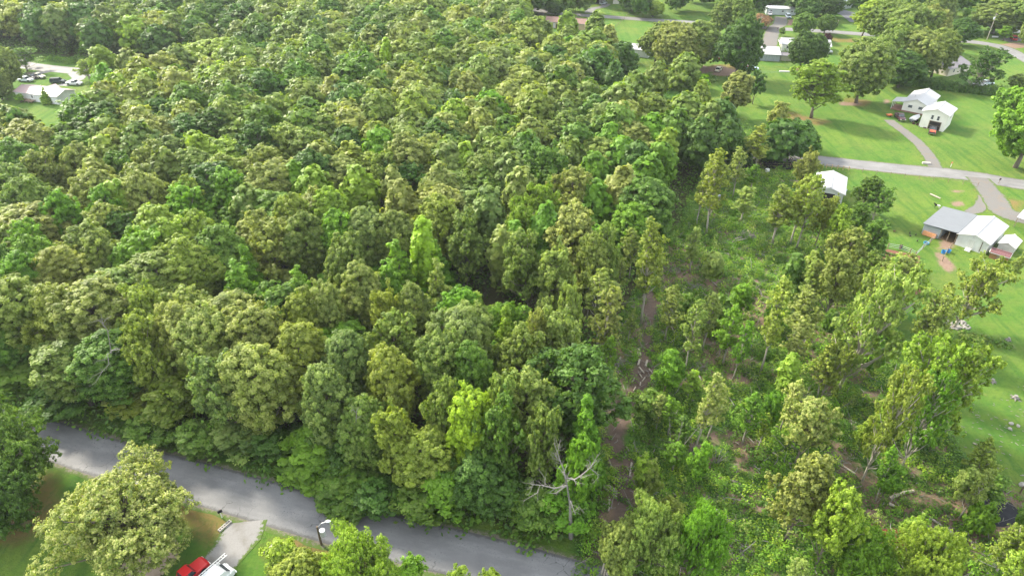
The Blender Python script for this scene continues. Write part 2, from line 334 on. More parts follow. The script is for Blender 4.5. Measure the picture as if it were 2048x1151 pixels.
def asphalt(name, c1, c2, crack=0.5):
    m, n, out = node_mat(name); geo = n.nodes.new("ShaderNodeNewGeometry"); pos = geo.outputs['Position']
    ac = N(n, "ShaderNodeAttribute", attribute_name='across').outputs['Fac']; al = N(n, "ShaderNodeAttribute", attribute_name='along').outputs['Fac']
    f1 = noise(n, 0.25, 4, 0.6, pos); f2 = noise(n, 9, 4, 0.8, pos); c = mixc(n, step(n, f1, 0.3, 0.7), c1, c2)
    c = mixc(n, math_n(n, 'MULTIPLY', step(n, f2, 0.35, 0.75), 0.35), c, tuple(x * 1.5 for x in c2))
    cb = n.nodes.new("ShaderNodeCombineXYZ"); n.links.new(math_n(n, 'MULTIPLY', ac, 5.0), cb.inputs[0]); n.links.new(math_n(n, 'MULTIPLY', al, 0.22), cb.inputs[1])
    st = noise(n, 1.0, 5, 0.6, cb.outputs[0])                        # long worn streaks
    c = mixc(n, math_n(n, 'MULTIPLY', step(n, st, 0.45, 0.7), 0.45), c, tuple(x * 1.7 for x in c2))
    vo = n.nodes.new("ShaderNodeTexVoronoi"); vo.feature = 'DISTANCE_TO_EDGE'; vo.inputs['Scale'].default_value = 0.9
    ds = N(n, "ShaderNodeMixRGB", i_0=0.4); n.links.new(pos, ds.inputs[1]); nz = n.nodes.new("ShaderNodeTexNoise"); nz.inputs['Scale'].default_value = 1.5; n.links.new(pos, nz.inputs[0]); n.links.new(nz.outputs[1], ds.inputs[2])
    n.links.new(ds.outputs[0], vo.inputs[0])
    ck = math_n(n, 'MULTIPLY', math_n(n, 'SUBTRACT', 1.0, step(n, vo.outputs[0], 0.0, 0.022)), step(n, noise(n, 0.12, 3, .6, pos), 0.54, 0.62))
    c = mixc(n, math_n(n, 'MULTIPLY', ck, crack), c, (0.02, 0.02, 0.02))
    # broken dark aggregate along the edges and wheel paths
    e = math_n(n, 'ABSOLUTE', math_n(n, 'SUBTRACT', ac, 0.5)); ef = step(n, math_n(n, 'ADD', e, math_n(n, 'MULTIPLY', math_n(n, 'SUBTRACT', noise(n, 1.3, 5, .8, pos), .5), .22)), 0.42, 0.47)
    c = mixc(n, math_n(n, 'MULTIPLY', ef, 0.75 * crack), c, (0.035, 0.033, 0.03))
    sp = math_n(n, 'MULTIPLY', step(n, noise(n, 5, 3, .8, pos), 0.60, 0.63), step(n, st, 0.50, 0.56))
    c = mixc(n, math_n(n, 'MULTIPLY', sp, 0.8 * crack), c, (0.03, 0.03, 0.03))
    pbsdf(n, out, c, 0.75, 0.35, bump(n, f2, 0.4, 0.02)); return m
ASPH = asphalt("asphalt", (0.098, 0.099, 0.103), (0.130, 0.131, 0.134), 0.8); ASPH2 = asphalt("pale_asphalt", (0.100, 0.099, 0.098), (0.132, 0.130, 0.128), 0.35)
def gravel(name, c1, c2, c3):
    m, n, out = node_mat(name); geo = n.nodes.new("ShaderNodeNewGeometry"); pos = geo.outputs['Position']
    f = noise(n, 7, 5, 0.85, pos); g_ = noise(n, 0.5, 4, 0.6, pos); ac = N(n, "ShaderNodeAttribute", attribute_name='across').outputs['Fac']
    c = mixc(n, f, c1, c2); c = mixc(n, math_n(n, 'MULTIPLY', step(n, g_, 0.5, 0.68), 0.6), c, c3)
    e = math_n(n, 'ABSOLUTE', math_n(n, 'SUBTRACT', ac, 0.5)); ef = step(n, math_n(n, 'ADD', e, math_n(n, 'MULTIPLY', math_n(n, 'SUBTRACT', noise(n, 1.6, 5, .8, pos), .5), .5)), 0.40, 0.46)
    c = mixc(n, ef, c, mixc(n, f, (0.045, 0.085, 0.018), (0.09, 0.125, 0.03)))
    pbsdf(n, out, c, 0.95, 0.1, bump(n, f, 0.8, 0.05)); return m
GRAV2 = gravel("gravel_lightened_for_shade", (0.125, 0.122, 0.118), (0.26, 0.255, 0.248), (0.12, 0.11, 0.09))  # same gravel with its colour lightened to offset tree shade on the near drive
GRAV = gravel("gravel", (0.085, 0.080, 0.076), (0.165, 0.160, 0.152), (0.15, 0.12, 0.095)); SHOULD = gravel("shoulder_gravel", (0.08, 0.07, 0.055), (0.22, 0.195, 0.165), (0.07, 0.08, 0.03))
near = [P(-420, 745), P(-80, 832), P(85, 874), P(235, 921), P(400, 965), P(560, 1011), P(760, 1067), P(950, 1113), P(1120, 1159), P(1400, 1240), P(1700, 1330)]
strip("road_shoulder", near, 7.6, SHOULD, 0.012, edge=0.45); strip("road", near, 6.1, ASPH, 0.03, 'worn grey asphalt road running under the edge of the wood', edge=0.07)
midr = [P(1480, 305), P(1640, 321), P(1800, 338), P(1900, 347), P(1975, 357), P(2060, 371), P(2300, 398)]
strip("road_shoulder", midr, 7.0, SHOULD, 0.012, edge=0.4); strip("road", midr, 5.8, ASPH2, 0.03, 'pale road between the white barn and the white farmhouse', edge=0.06)
upr = [P(1050, 17), P(1120, 27), P(1230, 35), P(1300, 40), P(1400, 46), P(1530, 56), P(1650, 63), P(1720, 68), P(1800, 73), P(1900, 80), P(1960, 86), P(2005, 95), P(2040, 112), P(2090, 140), P(2180, 190)]
strip("road_shoulder", upr, 6.6, SHOULD, 0.012, edge=0.4); strip("road", upr, 5.4, ASPH2, 0.03, 'far pale lane crossing the lawns and curving past the poles', edge=0.06)
tlr = [P(-400, 105), P(-60, 112), P(60, 132), P(150, 142), P(270, 154), P(410, 172), P(600, 195)]
strip("road", tlr, 6.5, ASPH2, 0.03, 'grey road behind the mobile home with the pink roof', edge=0.06)
strip("driveway", [P(490, 1043), P(480, 1072), P(440, 1125), P(400, 1175), P(330, 1240)], (5.3, 3.8), GRAV2, 0.045, edge=0.35)
strip("driveway", [P(1870, 335), P(1862, 318), P(1845, 295), P(1820, 272), P(1790, 250), P(1778, 240)], (3.6, 3.4), GRAV, 0.045, edge=0.35)
strip("driveway", [P(1955, 355), P(1972, 375), P(1990, 400), P(2010, 425), P(2060, 440), P(2120, 450)], (5.2, 6.5), GRAV, 0.045, edge=0.5)
strip("driveway", [P(1975, 395), P(1960, 415), P(1935, 425)], (4.0, 2.2), GRAV, 0.040, edge=0.6)
strip("driveway", [P(150, 146), P(158, 156), P(145, 163), P(125, 172)], (4.5, 4.0), ASPH2, 0.045, edge=0.1)
strip("driveway", [P(95, 142), P(70, 148), P(30, 158), P(-10, 168)], (4.2, 3.8), ASPH2, 0.045, edge=0.1)
strip("driveway", [P(1177, 26), P(1185, 18), P(1205, 14), P(1215, 8)], (4.0, 3.4), ASPH2, 0.045, edge=0.1)
strip("driveway", [P(1538, 95), P(1542, 75), P(1548, 58), P(1560, 48), P(1562, 34)], (6.5, 6), GRAV, 0.045, edge=0.4)
strip("driveway", [P(1085, 24), P(1078, 35), P(1068, 50)], (4, 3), GRAV, 0.045, edge=0.3)
strip("driveway", [P(1668, 22), P(1695, 28), P(1710, 45)], (10, 4), asphalt("dark_asphalt", (0.07, 0.075, 0.085), (0.10, 0.105, 0.12), .2), 0.05, edge=0.1)
strip("driveway", [P(2010, 82), P(2040, 78), P(2080, 76)], (5, 9), GRAV, 0.045, edge=0.4)

# ------------------------------------------------------------------ trees
def lobes_of(kind, rng):
    L = []
    if kind in ('oak', 'broad', 'young', 'shrub'):
        R, z0, z1, nl = {'oak': (4.4, 2.2, 17, 22), 'bigoak': (9.0, 1.8, 13.5, 52), 'broad': (6.2, 2.2, 13.5, 30), 'young': (2.3, 1.0, 8.5, 9), 'shrub': (1.9, 0.1, 3.0, 7)}[kind]
        zc, hz = (z0 + z1) / 2 + (z1 - z0) * .05, (z1 - z0) / 2
        for i in range(nl):
            u = 1 - (i + .4) / nl * 1.75; ph = i * 2.4 + rng.uniform(-.5, .5); sv = math.sqrt(max(0, 1 - u * u)) * rng.uniform(.75, 1.15); k = rng.uniform(.38, .84)
            r = R * rng.uniform(.24, .40) * (1.25 - .5 * k)
            L.append((R * k * sv * math.cos(ph), R * k * sv * math.sin(ph), zc + hz * rng.uniform(.58, .86) * u + rng.uniform(-.06, .06) * hz, r, r * rng.uniform(1.0, 1.6) if kind != 'shrub' else r * .8))
        L.append((rng.uniform(-.5, .5), rng.uniform(-.5, .5), zc + .1 * hz, R * .5, hz * .55))
        if kind in ('oak', 'broad', 'bigoak'):                                   # ragged leaders breaking the outline
            for i in range(9):
                q = rng.uniform(0, .72); ph = i * 2.4; L.append((q * R * math.cos(ph), q * R * math.sin(ph), z1 - .4 - 5.5 * q - rng.uniform(0, 1), R * rng.uniform(.13, .19), R * rng.uniform(.30, .42)))
        return R, z0, z1, L
    if kind == 'cone':
        R, z0, z1 = 2.9, 1.5, 17
        for t in range(9):
            q = t / 8; rr = R * (1 - q) ** .75 * .72; k = max(1, int(6 * (1 - q) + 1))
            for i in range(k):
                ph = i * 6.283 / k + t * 1.1; L.append((rr * math.cos(ph), rr * math.sin(ph), z0 + 1.2 + (z1 - z0 - 1.8) * q + rng.uniform(-.5, .5), R * (.40 - .22 * q), R * (.42 - .12 * q)))
        return R, z0, z1, L
    if kind == 'column':
        R, z0, z1 = 1.9, 3, 19
        for t in range(13):
            q = t / 12; ph = t * 2.4; rr = R * (.5 - .35 * q); L.append((rr * math.cos(ph), rr * math.sin(ph), z0 + 1 + (z1 - z0 - 1.5) * q, R * (.55 - .28 * q), R * (.75 - .2 * q)))
        return R, z0, z1, L
    if kind == 'bigoak':
        R, z0, z1 = 9.0, 1.5, 13.5; zc, hz = 6.8, 6.3
        for i in range(78):
            u = 1 - (i + .4) / 78 * 1.62; ph = i * 2.4 + rng.uniform(-.5, .5); k = rng.uniform(.45, 1.0); sv = math.sqrt(max(0, 1 - u * u)); lob = 1 + .16 * math.sin(3 * ph + 1) + .1 * math.sin(5 * ph)
            L.append((R * k * sv * lob * math.cos(ph), R * k * sv * lob * math.sin(ph), zc + hz * (.35 + .6 * k) * u + rng.uniform(-.7, .7), R * rng.uniform(.09, .18), R * rng.uniform(.08, .15)))
        L.append((0, 0, zc, R * .45, hz * .5)); return R, z0, z1, L
    if kind == 'loose':
        R, z0, z1 = 4.4, 3.0, 16.5; zc, hz = 10.2, 6.4
        for i in range(52):
            u = 1 - (i + .4) / 52 * 1.8; ph = i * 2.4 + rng.uniform(-.6, .6); k = rng.uniform(.35, 1.05); sv = math.sqrt(max(0, 1 - u * u)); lob = 1 + .2 * math.sin(2 * ph + 1) + .15 * math.sin(5 * ph)
            L.append((R * k * sv * lob * math.cos(ph), R * k * sv * lob * math.sin(ph), zc + hz * (.3 + .65 * k) * u + rng.uniform(-.8, .8), rng.uniform(.38, .95), rng.uniform(.5, 1.2)))
        return R, z0, z1, L
    if kind == 'slim':
        R, z0, z1 = 3.0, 5.5, 17
        for i in range(34):
            q = (i + .5) / 34; ph = i * 2.4 + rng.uniform(-.6, .6); rr = R * rng.uniform(.1, .95) * math.sin(math.pi * min(1, .2 + .8 * q)); r = rng.uniform(.26, .55)
            L.append((rr * math.cos(ph), rr * math.sin(ph), z0 + .8 + (z1 - z0 - 1.2) * q + rng.uniform(-.4, .4), r, r * rng.uniform(.8, 1.4)))
        return R, z0, z1, L
    if kind == 'wind':
        R, z0, z1 = 5.4, 3.5, 15
        for i in range(64):
            q = (i + .5) / 64; ph = i * 2.4 + rng.uniform(-.5, .5); rr = R * rng.uniform(.15, .95) * (1 - .4 * q); r = rng.uniform(.28, .62)
            L.append((rr * math.cos(ph) + q * 2.0, rr * math.sin(ph), z0 + 1 + (z1 - z0 - 2) * q + rng.uniform(-.8, .8), r * 1.3, r * .75))
        return R, z0, z1, L
def crown_arrays(kind, seed, lod=0):
    fine = kind == 'oakf' or kind == 'bigoak'; kind = 'oak' if kind == 'oakf' else kind
    rng = random.Random(seed); rs = np.random.RandomState(seed); R, z0, z1, L = lobes_of(kind, rng); L = np.array(L)
    sp = {'slim': .40, 'wind': .42, 'loose': .50, 'young': .62, 'shrub': .45, 'broad': .68, 'bigoak': .58, 'column': .5}.get(kind, .62) * (1 if lod == 0 else 1.6)
    rc = sp * .78; CC = []; NN = []
    for (x, y, z, r, rz) in L:
        k = int(4 * math.pi * r * (r + rz) / 2 / (sp * sp)) + 2; u = rs.normal(size=(k, 3)); u /= np.linalg.norm(u, axis=1)[:, None]
        keep = (u[:, 2] > -.35) | (rs.rand(k) < .45); u = u[keep]; k = len(u)
        c = np.stack([x + u[:, 0] * r, y + u[:, 1] * r, z + u[:, 2] * rz], 1) * 1.0 + rs.normal(size=(k, 3)) * sp * .5 + u * (rs.rand(k) ** 3 * r * .45)[:, None]
        ins = np.zeros(k, bool)
        for (a, b, d, q, qz) in L:
            if a == x and b == y and d == z: continue
            ins |= (((c[:, 0] - a) / q) ** 2 + ((c[:, 1] - b) / q) ** 2 + ((c[:, 2] - d) / qz) ** 2) < .55
        c = c[~ins]; u = u[~ins]; CC.append(c); NN.append(u)
    C = np.concatenate(CC); U = np.concatenate(NN); nc = len(C)
    per = {'slim': 15, 'wind': 15, 'loose': 26, 'young': 44, 'shrub': 60, 'broad': 50, 'bigoak': 17, 'column': 60}.get(kind, 50) * (1.7 if fine else 1.3) if lod == 0 else 15
    cid = np.repeat(np.arange(nc), int(per)); n_ = len(cid); d = rs.normal(size=(n_, 3)) + U[cid] * 1.0; d /= np.linalg.norm(d, axis=1)[:, None]
    crnd = rs.rand(nc); csz = rs.uniform(.55, 1.4, nc)
    pc = C[cid] + d * (rc * csz[cid] * rs.uniform(.3, 1.15, n_))[:, None] * np.array([1, 1, .85])
    k0 = (.80, .60, .42, .50) if lod == 0 else (.45, 1.0, .30, .28)
    nv = d * k0[0] + U[cid] * k0[1] + np.array([0, 0, k0[2]]) + rs.normal(size=(n_, 3)) * k0[3]; nv /= np.linalg.norm(nv, axis=1)[:, None]
    S = (rs.uniform(.10, .225, n_) if lod == 0 else rs.uniform(.34, .62, n_)) 
    if lod == 0: S *= {'shrub': .8, 'young': .8, 'slim': .85, 'wind': .85, 'loose': .9}.get(kind, 1) * (.74 if fine else 1)
    leaf = np.clip(crnd[cid] * .6 + rs.rand(n_) * .4, 0, 1); tip = np.clip((d * U[cid]).sum(1) * 1.1, 0, 1) * (rs.rand(n_) < .75) * (.35 + .65 * crnd[cid])
    R = float(np.percentile(np.hypot(pc[:, 0] - pc[:, 0].mean(), pc[:, 1] - pc[:, 1].mean()), 97)); z1 = float(np.percentile(pc[:, 2], 99.7))
    return R, z1, pc, nv, S, leaf, tip, L
def cards(pc, nv, S, rs, k):
    t = np.cross(nv, rs.normal(size=nv.shape)); t /= np.linalg.norm(t, axis=1)[:, None] + 1e-9; b = np.cross(nv, t); S = S[:, None]
    if k == 4: V = np.stack([pc - t * S * 1.25, pc - b * S * .75 + t * S * .1, pc + t * S * 1.25, pc + b * S * .75 - t * S * .1], 1)
    else: V = np.stack([pc - t * S, pc + t * S * .8 - b * S * .8, pc + t * S * .5 + b * S * .9], 1)
    return V.reshape(-1, 3), np.arange(len(pc) * k).reshape(-1, k)
def trunk_mesh(name, kind, L, rng, mat, z1):
    kind = 'oak' if kind == 'oakf' else kind
    mb = MB(); top = z1 * (.78 if kind not in ('cone', 'column') else .92); r0 = {'oak': .30, 'broad': .38, 'bigoak': .45, 'loose': .28, 'young': .11, 'shrub': .06, 'slim': .19, 'wind': .26, 'cone': .24, 'column': .2}[kind]
    bx, by = rng.uniform(-.5, .5), rng.uniform(-.5, .5); pts = [(0, 0, -.2)]; k = 6
    for i in range(1, k + 1): t = i / k; pts.append((bx * t * t + rng.uniform(-.12, .12) + (2.0 * t * t if kind == 'wind' else 0), by * t * t + rng.uniform(-.12, .12), top * t))
    mb.tube(pts, [r0 * (1.25 if i == 0 else 1 - .8 * i / k) for i in range(k + 1)], 8)
    for (x, y, z, r, rz) in L:
        h = min(top * .95, max(z1 * .12, z - rng.uniform(1.2, 3) - .35 * math.hypot(x, y))); t = h / top
        s = Vector((bx * t * t + (2.0 * t * t if kind == 'wind' else 0), by * t * t, h)); e = Vector((x, y, z)); md = s.lerp(e, .5) + Vector((rng.uniform(-.2, .2), rng.uniform(-.2, .2), -.15 * (e - s).length * .4))
        q = r0 * .42; mb.tube([s, md, e], [q, q * .7, q * .35], 5)
        for j in range(3):                                    # twigs running out to the leaf clumps
            dd = Vector((rng.gauss(0, 1), rng.gauss(0, 1), rng.gauss(.5, .7))).normalized(); mb.tube([e if j else md, (e if j else md) + dd * r * .95], [q * .3, q * .12], 4, cap=False)
    return mb.mesh(name, mat, True)
TM = {}
def make_kind(key, kind, seeds, bark=BARK):
    TM[key] = []
    for s in seeds:
        R, z1, pc, nv, S, leaf, tip, L = crown_arrays(kind, s); V, F = cards(pc, nv, S, np.random.RandomState(s), 4)
        me = raw_mesh("crown", V, F); fattr(me, 'leaf', leaf); fattr(me, 'tip', tip); me.materials.append(LEAF)
        TM[key].append((R, z1, me, trunk_mesh("trunk", kind, L, random.Random(s + 5), bark, z1)))
make_kind('oak', 'oak', range(11, 22)); make_kind('loose', 'loose', (131, 132, 133, 134, 135)); make_kind('oakf', 'oakf', range(101, 109)); make_kind('broad', 'broad', (31, 32, 33)); make_kind('bigoak', 'bigoak', (35,)); make_kind('cone', 'cone', (41, 42)); make_kind('column', 'column', (51,))
make_kind('slim', 'slim', (61, 62, 63), BARK_P); make_kind('wind', 'wind', (71, 72, 73), BARK_P); make_kind('young', 'young', (81, 82, 83)); make_kind('shrub', 'shrub', (91, 92))
TINT = {  # leaf colour, share of tan tips
 'tan': (0.192, 0.248, 0.052, .55), 'olive': (0.136, 0.214, 0.038, .34), 'mid': (0.100, 0.200, 0.028, .16), 'dark': (0.066, 0.145, 0.026, .08), 'blue': (0.132, 0.205, 0.050, .28),
 'bright': (0.128, 0.265, 0.024, .10), 'lime': (0.215, 0.355, 0.022, .12), 'yel': (0.188, 0.258, 0.034, .36), 'pale': (0.195, 0.278, 0.060, .40), 'cream': (0.215, 0.30, 0.068, 1.0), 'purple': (0.06, 0.022, 0.035, 0), 'pink': (0.30, 0.16, 0.11, .3), 'lemon': (0.195, 0.308, 0.030, .28)}
ADJ = {'tan': 'tan-tipped', 'olive': 'olive', 'mid': 'mid-green', 'dark': 'dark green', 'blue': 'grey-green', 'bright': 'fresh green', 'lime': 'lime yellow', 'yel': 'yellow-olive', 'pale': 'pale green', 'cream': 'cream-blossomed', 'purple': 'purple', 'pink': 'pink-flowered', 'lemon': 'yellow-green'}
SHP = {'bigoak': 'great', 'loose': 'loose-crowned', 'oak': 'round-crowned', 'broad': 'wide-spreading', 'cone': 'pointed', 'column': 'narrow spire', 'slim': 'slender bare-stemmed', 'wind': 'ragged open-crowned', 'young': 'small young', 'shrub': 'low bushy'}
trees = []      # dicts: x, y, R, Ht, tint, kind, label, name, group
R0 = random.Random(77)
WG = 'broadleaf trees of the wood'
def T(kind, tint, cx, cy, wpx, Ht=None, zf=.60, label=None, name=None, group=None, hand=True, rz=None):
    """a tree by the middle of its crown as seen; wpx = crown width as seen"""
    Ht = Ht or {'oak': 17, 'loose': 16, 'bigoak': 13, 'broad': 13, 'cone': 15, 'column': 19, 'slim': 15, 'wind': 14, 'young': 8, 'shrub': 3}[kind]; zf = .78 if kind == 'slim' else (.5 if kind in ('shrub',) else zf)
    if group == WG and cy > 150:
        while Ht > 5 and not pip(np.array([P(cx, cy, Ht * zf)[0]]), np.array([P(cx, cy, Ht * zf)[1]]), WOODFLOOR)[0]: Ht -= .5
        if Ht < 10 and kind == 'oak': kind = 'young'
    if group == WG and kind == 'oak' and (cx > 1000 or (int(cx) * 7 + int(cy)) % 4 == 0): kind = 'loose'
    x, y = P(cx, cy, Ht * zf); R = wpx / 2 * depth(x, y, Ht * zf) / FPX * (1.1 if group == WG else 1)
    trees.append(dict(x=x, y=y, R=R, Ht=Ht, tint=tint, kind=kind, label=label, name=name, group=group, hand=hand, rz=rz))
def TB(kind, tint, bx, by, topy, wpx, label=None, name=None, group=None, rz=None):
    """a tree by its foot and the height of its top as seen"""
    x, y = P(bx, by); Ht = zat(y, topy); R = (.88 if group == 'thin trees left standing in the cleared strip' else 1) * wpx / 2 * depth(x, y, Ht * .6) / FPX
    trees.append(dict(x=x, y=y, R=R, Ht=Ht, tint=tint, kind=kind, label=label, name=name, group=group, hand=True, rz=rz))
for row in """oak olive 45 640 125|oak yel 128 655 110|oak tan 205 640 130|oak yel 280 640 110|oak mid 55 740 130|oak olive 150 735 120|oak dark 110 805 110|oak mid 225 740 110|oak mid 10 700 100
oak yel 300 720 105|oak yel 262 800 105|oak tan 365 690 95|oak tan 425 700 105|oak blue 440 780 110|oak yel 345 800 105|oak mid 300 860 95|oak mid 395 870 100|oak blue 480 870 105
oak tan 518 705 100|oak tan 520 790 115|oak dark 545 880 100|oak yel 607 660 75|oak yel 598 745 105|oak tan 655 640 75|oak tan 720 610 95|oak yel 770 650 80|oak blue 690 745 105|oak blue 660 815 110
cone bright 640 880 150|cone mid 700 950 140|oak olive 800 720 120|oak olive 835 650 85|oak yel 770 775 95|oak olive 870 745 100|oak blue 925 695 115|oak mid 950 760 85|oak yel 800 880 90|oak yel 850 920 95
oak olive 880 840 80|oak mid 840 1000 110|oak lime 938 860 100|oak bright 905 960 110|oak dark 970 960 110|oak mid 1000 880 100|oak olive 1040 745 100|oak pale 1110 690 105|oak tan 1060 700 60|oak pale 1060 815 110|oak pale 1010 820 70
oak olive 1080 900 90|cone bright 1172 880 75|oak bright 1125 1010 95|oak mid 1070 1010 95|oak bright 1150 940 70|oak dark 760 990 110|oak dark 1015 985 90|oak dark 700 900 90|oak olive 735 870 80
young bright 570 640 60|cone bright 612 600 70|young bright 655 585 50|cone bright 780 590 80|cone bright 800 560 80|young bright 835 610 50|cone pale 880 600 60|young bright 745 560 60|young bright 555 660 50|young bright 890 640 60
cone bright 490 600 90|cone bright 515 560 60|young lemon 945 620 45|young lemon 985 640 60|young bright 925 630 50|cone lemon 1010 690 60|young bright 1000 720 60|young lemon 1075 680 70
column lime 848 520 50|oak olive 700 545 80|oak tan 540 500 110|oak yel 590 460 70|oak olive 610 500 80|oak lemon 660 450 85|oak bright 680 490 70|oak tan 880 395 70|oak tan 803 430 65|oak tan 790 400 40|oak blue 740 490 85|oak olive 800 490 80
oak yel 870 460 80|oak olive 930 490 90|oak blue 975 440 65|oak lemon 1030 470 70|slim pale 1005 490 50|oak lemon 1075 430 80|oak tan 1040 400 60|oak bright 1090 480 60|oak tan 1150 400 90|oak tan 1240 400 70|oak olive 1060 540 90|oak pale 1100 560 100|oak mid 1090 350 90|oak olive 1140 330 60
oak pale 1215 520 60|slim pale 1205 580 70|oak pale 1180 540 60|slim tan 1210 610 55|oak pale 1145 640 50
broad lemon 450 330 150|oak lemon 400 320 70|oak bright 470 400 90|oak lemon 330 480 110|oak lemon 355 510 90|oak bright 220 440 85|oak lemon 250 430 60|oak bright 380 440 100|oak yel 385 420 70|oak lemon 400 490 90|oak bright 285 540 110|oak yel 380 550 100
oak olive 180 530 100|oak olive 210 545 70|oak bright 60 520 90|oak bright 90 545 80|oak mid 30 560 70|oak bright 130 445 75|oak olive 45 430 80|oak olive 95 425 70|oak tan 105 365 90|oak tan 165 350 80|oak bright 25 340 45
oak tan 310 350 90|oak tan 290 400 80|oak olive 340 360 60|oak tan 205 385 60|oak yel 200 380 50|oak tan 240 310 60|oak tan 320 290 90|oak tan 265 265 80|oak yel 215 330 70|oak bright 45 590 90|oak mid 450 520 90|oak olive 500 440 60
oak pale 580 300 90|oak pale 630 310 90|oak tan 640 340 80|oak bright 765 310 70|oak yel 700 340 60|oak bright 600 390 50|oak lemon 630 400 70|oak olive 760 360 80|oak lemon 720 400 70|oak olive 900 330 80|oak blue 900 350 60|oak lemon 930 350 50
oak olive 1000 330 80|oak blue 1020 370 70|oak mid 1050 320 80|oak tan 1060 290 80|oak olive 1130 280 90|oak tan 1020 210 80|oak tan 1060 190 70|oak olive 1110 210 80|oak bright 980 230 70|oak lemon 910 250 60
cone bright 1185 360 50|cone bright 1240 330 70|cone bright 1215 300 50|cone bright 1320 340 60|cone lemon 1330 310 45|cone bright 1190 420 60|cone bright 1290 360 60|cone bright 1150 470 50|young bright 1270 400 60|oak dark 1275 340 70
slim bright 1030 480 40|oak tan 960 270 60|oak tan 700 270 80|oak olive 820 270 80|oak tan 760 230 90|oak olive 560 240 80|broad lemon 430 110 120|oak lemon 445 170 90|oak tan 330 150 80|oak tan 290 155 60|oak lemon 210 135 50|oak tan 260 140 40|oak bright 215 175 45|oak lemon 240 195 60|oak tan 345 190 70|oak lemon 300 185 50
cone lemon 560 70 40|cone lemon 715 125 28|column lime 775 130 22|cone pale 915 185 40|oak yel 590 120 90|oak olive 555 130 60|oak dark 632 100 55|oak blue 548 45 75|oak tan 660 60 80|oak tan 600 35 60|oak lemon 270 70 60|oak tan 315 60 90|oak dark 195 75 60|oak olive 350 60 80|oak tan 120 40 90|oak tan 30 40 80|oak dark 475 45 50
oak tan 985 90 60|oak tan 1010 75 50|oak lemon 1045 25 40|oak olive 1075 70 55|oak tan 1110 110 60|oak tan 1150 120 60|oak olive 1135 90 40|oak lemon 1135 60 35|oak olive 1190 95 60|oak tan 1210 130 50
oak tan 1215 90 42|oak dark 1245 125 55|oak dark 1225 170 45|oak olive 1190 60 40
oak olive 1310 170 45|wind tan 1320 155 60|oak olive 1370 150 60|wind bright 1385 160 55|young bright 1372 205 45|oak yel 1400 210 40|oak olive 1370 235 75|oak olive 1420 255 60|oak dark 1450 280 70|oak dark 1400 290 60|oak mid 1350 270 70|oak dark 1440 250 60
oak dark 1570 275 80|oak dark 1600 285 70|oak dark 1540 300 60|oak dark 1480 300 60|oak dark 1420 320 50|oak olive 1300 235 80|oak tan 1250 250 80|oak bright 1300 280 60|oak lemon 1240 215 70|oak olive 1270 190 60""".replace('\n', '|').split('|'):
    k, t, a, b, c = row.split(); T(k, t, float(a), float(b), float(c), Ht={'oak': 15.5 if float(b) < 350 else 17}.get(k), group=WG)
CG = 'thin trees left standing in the cleared strip'
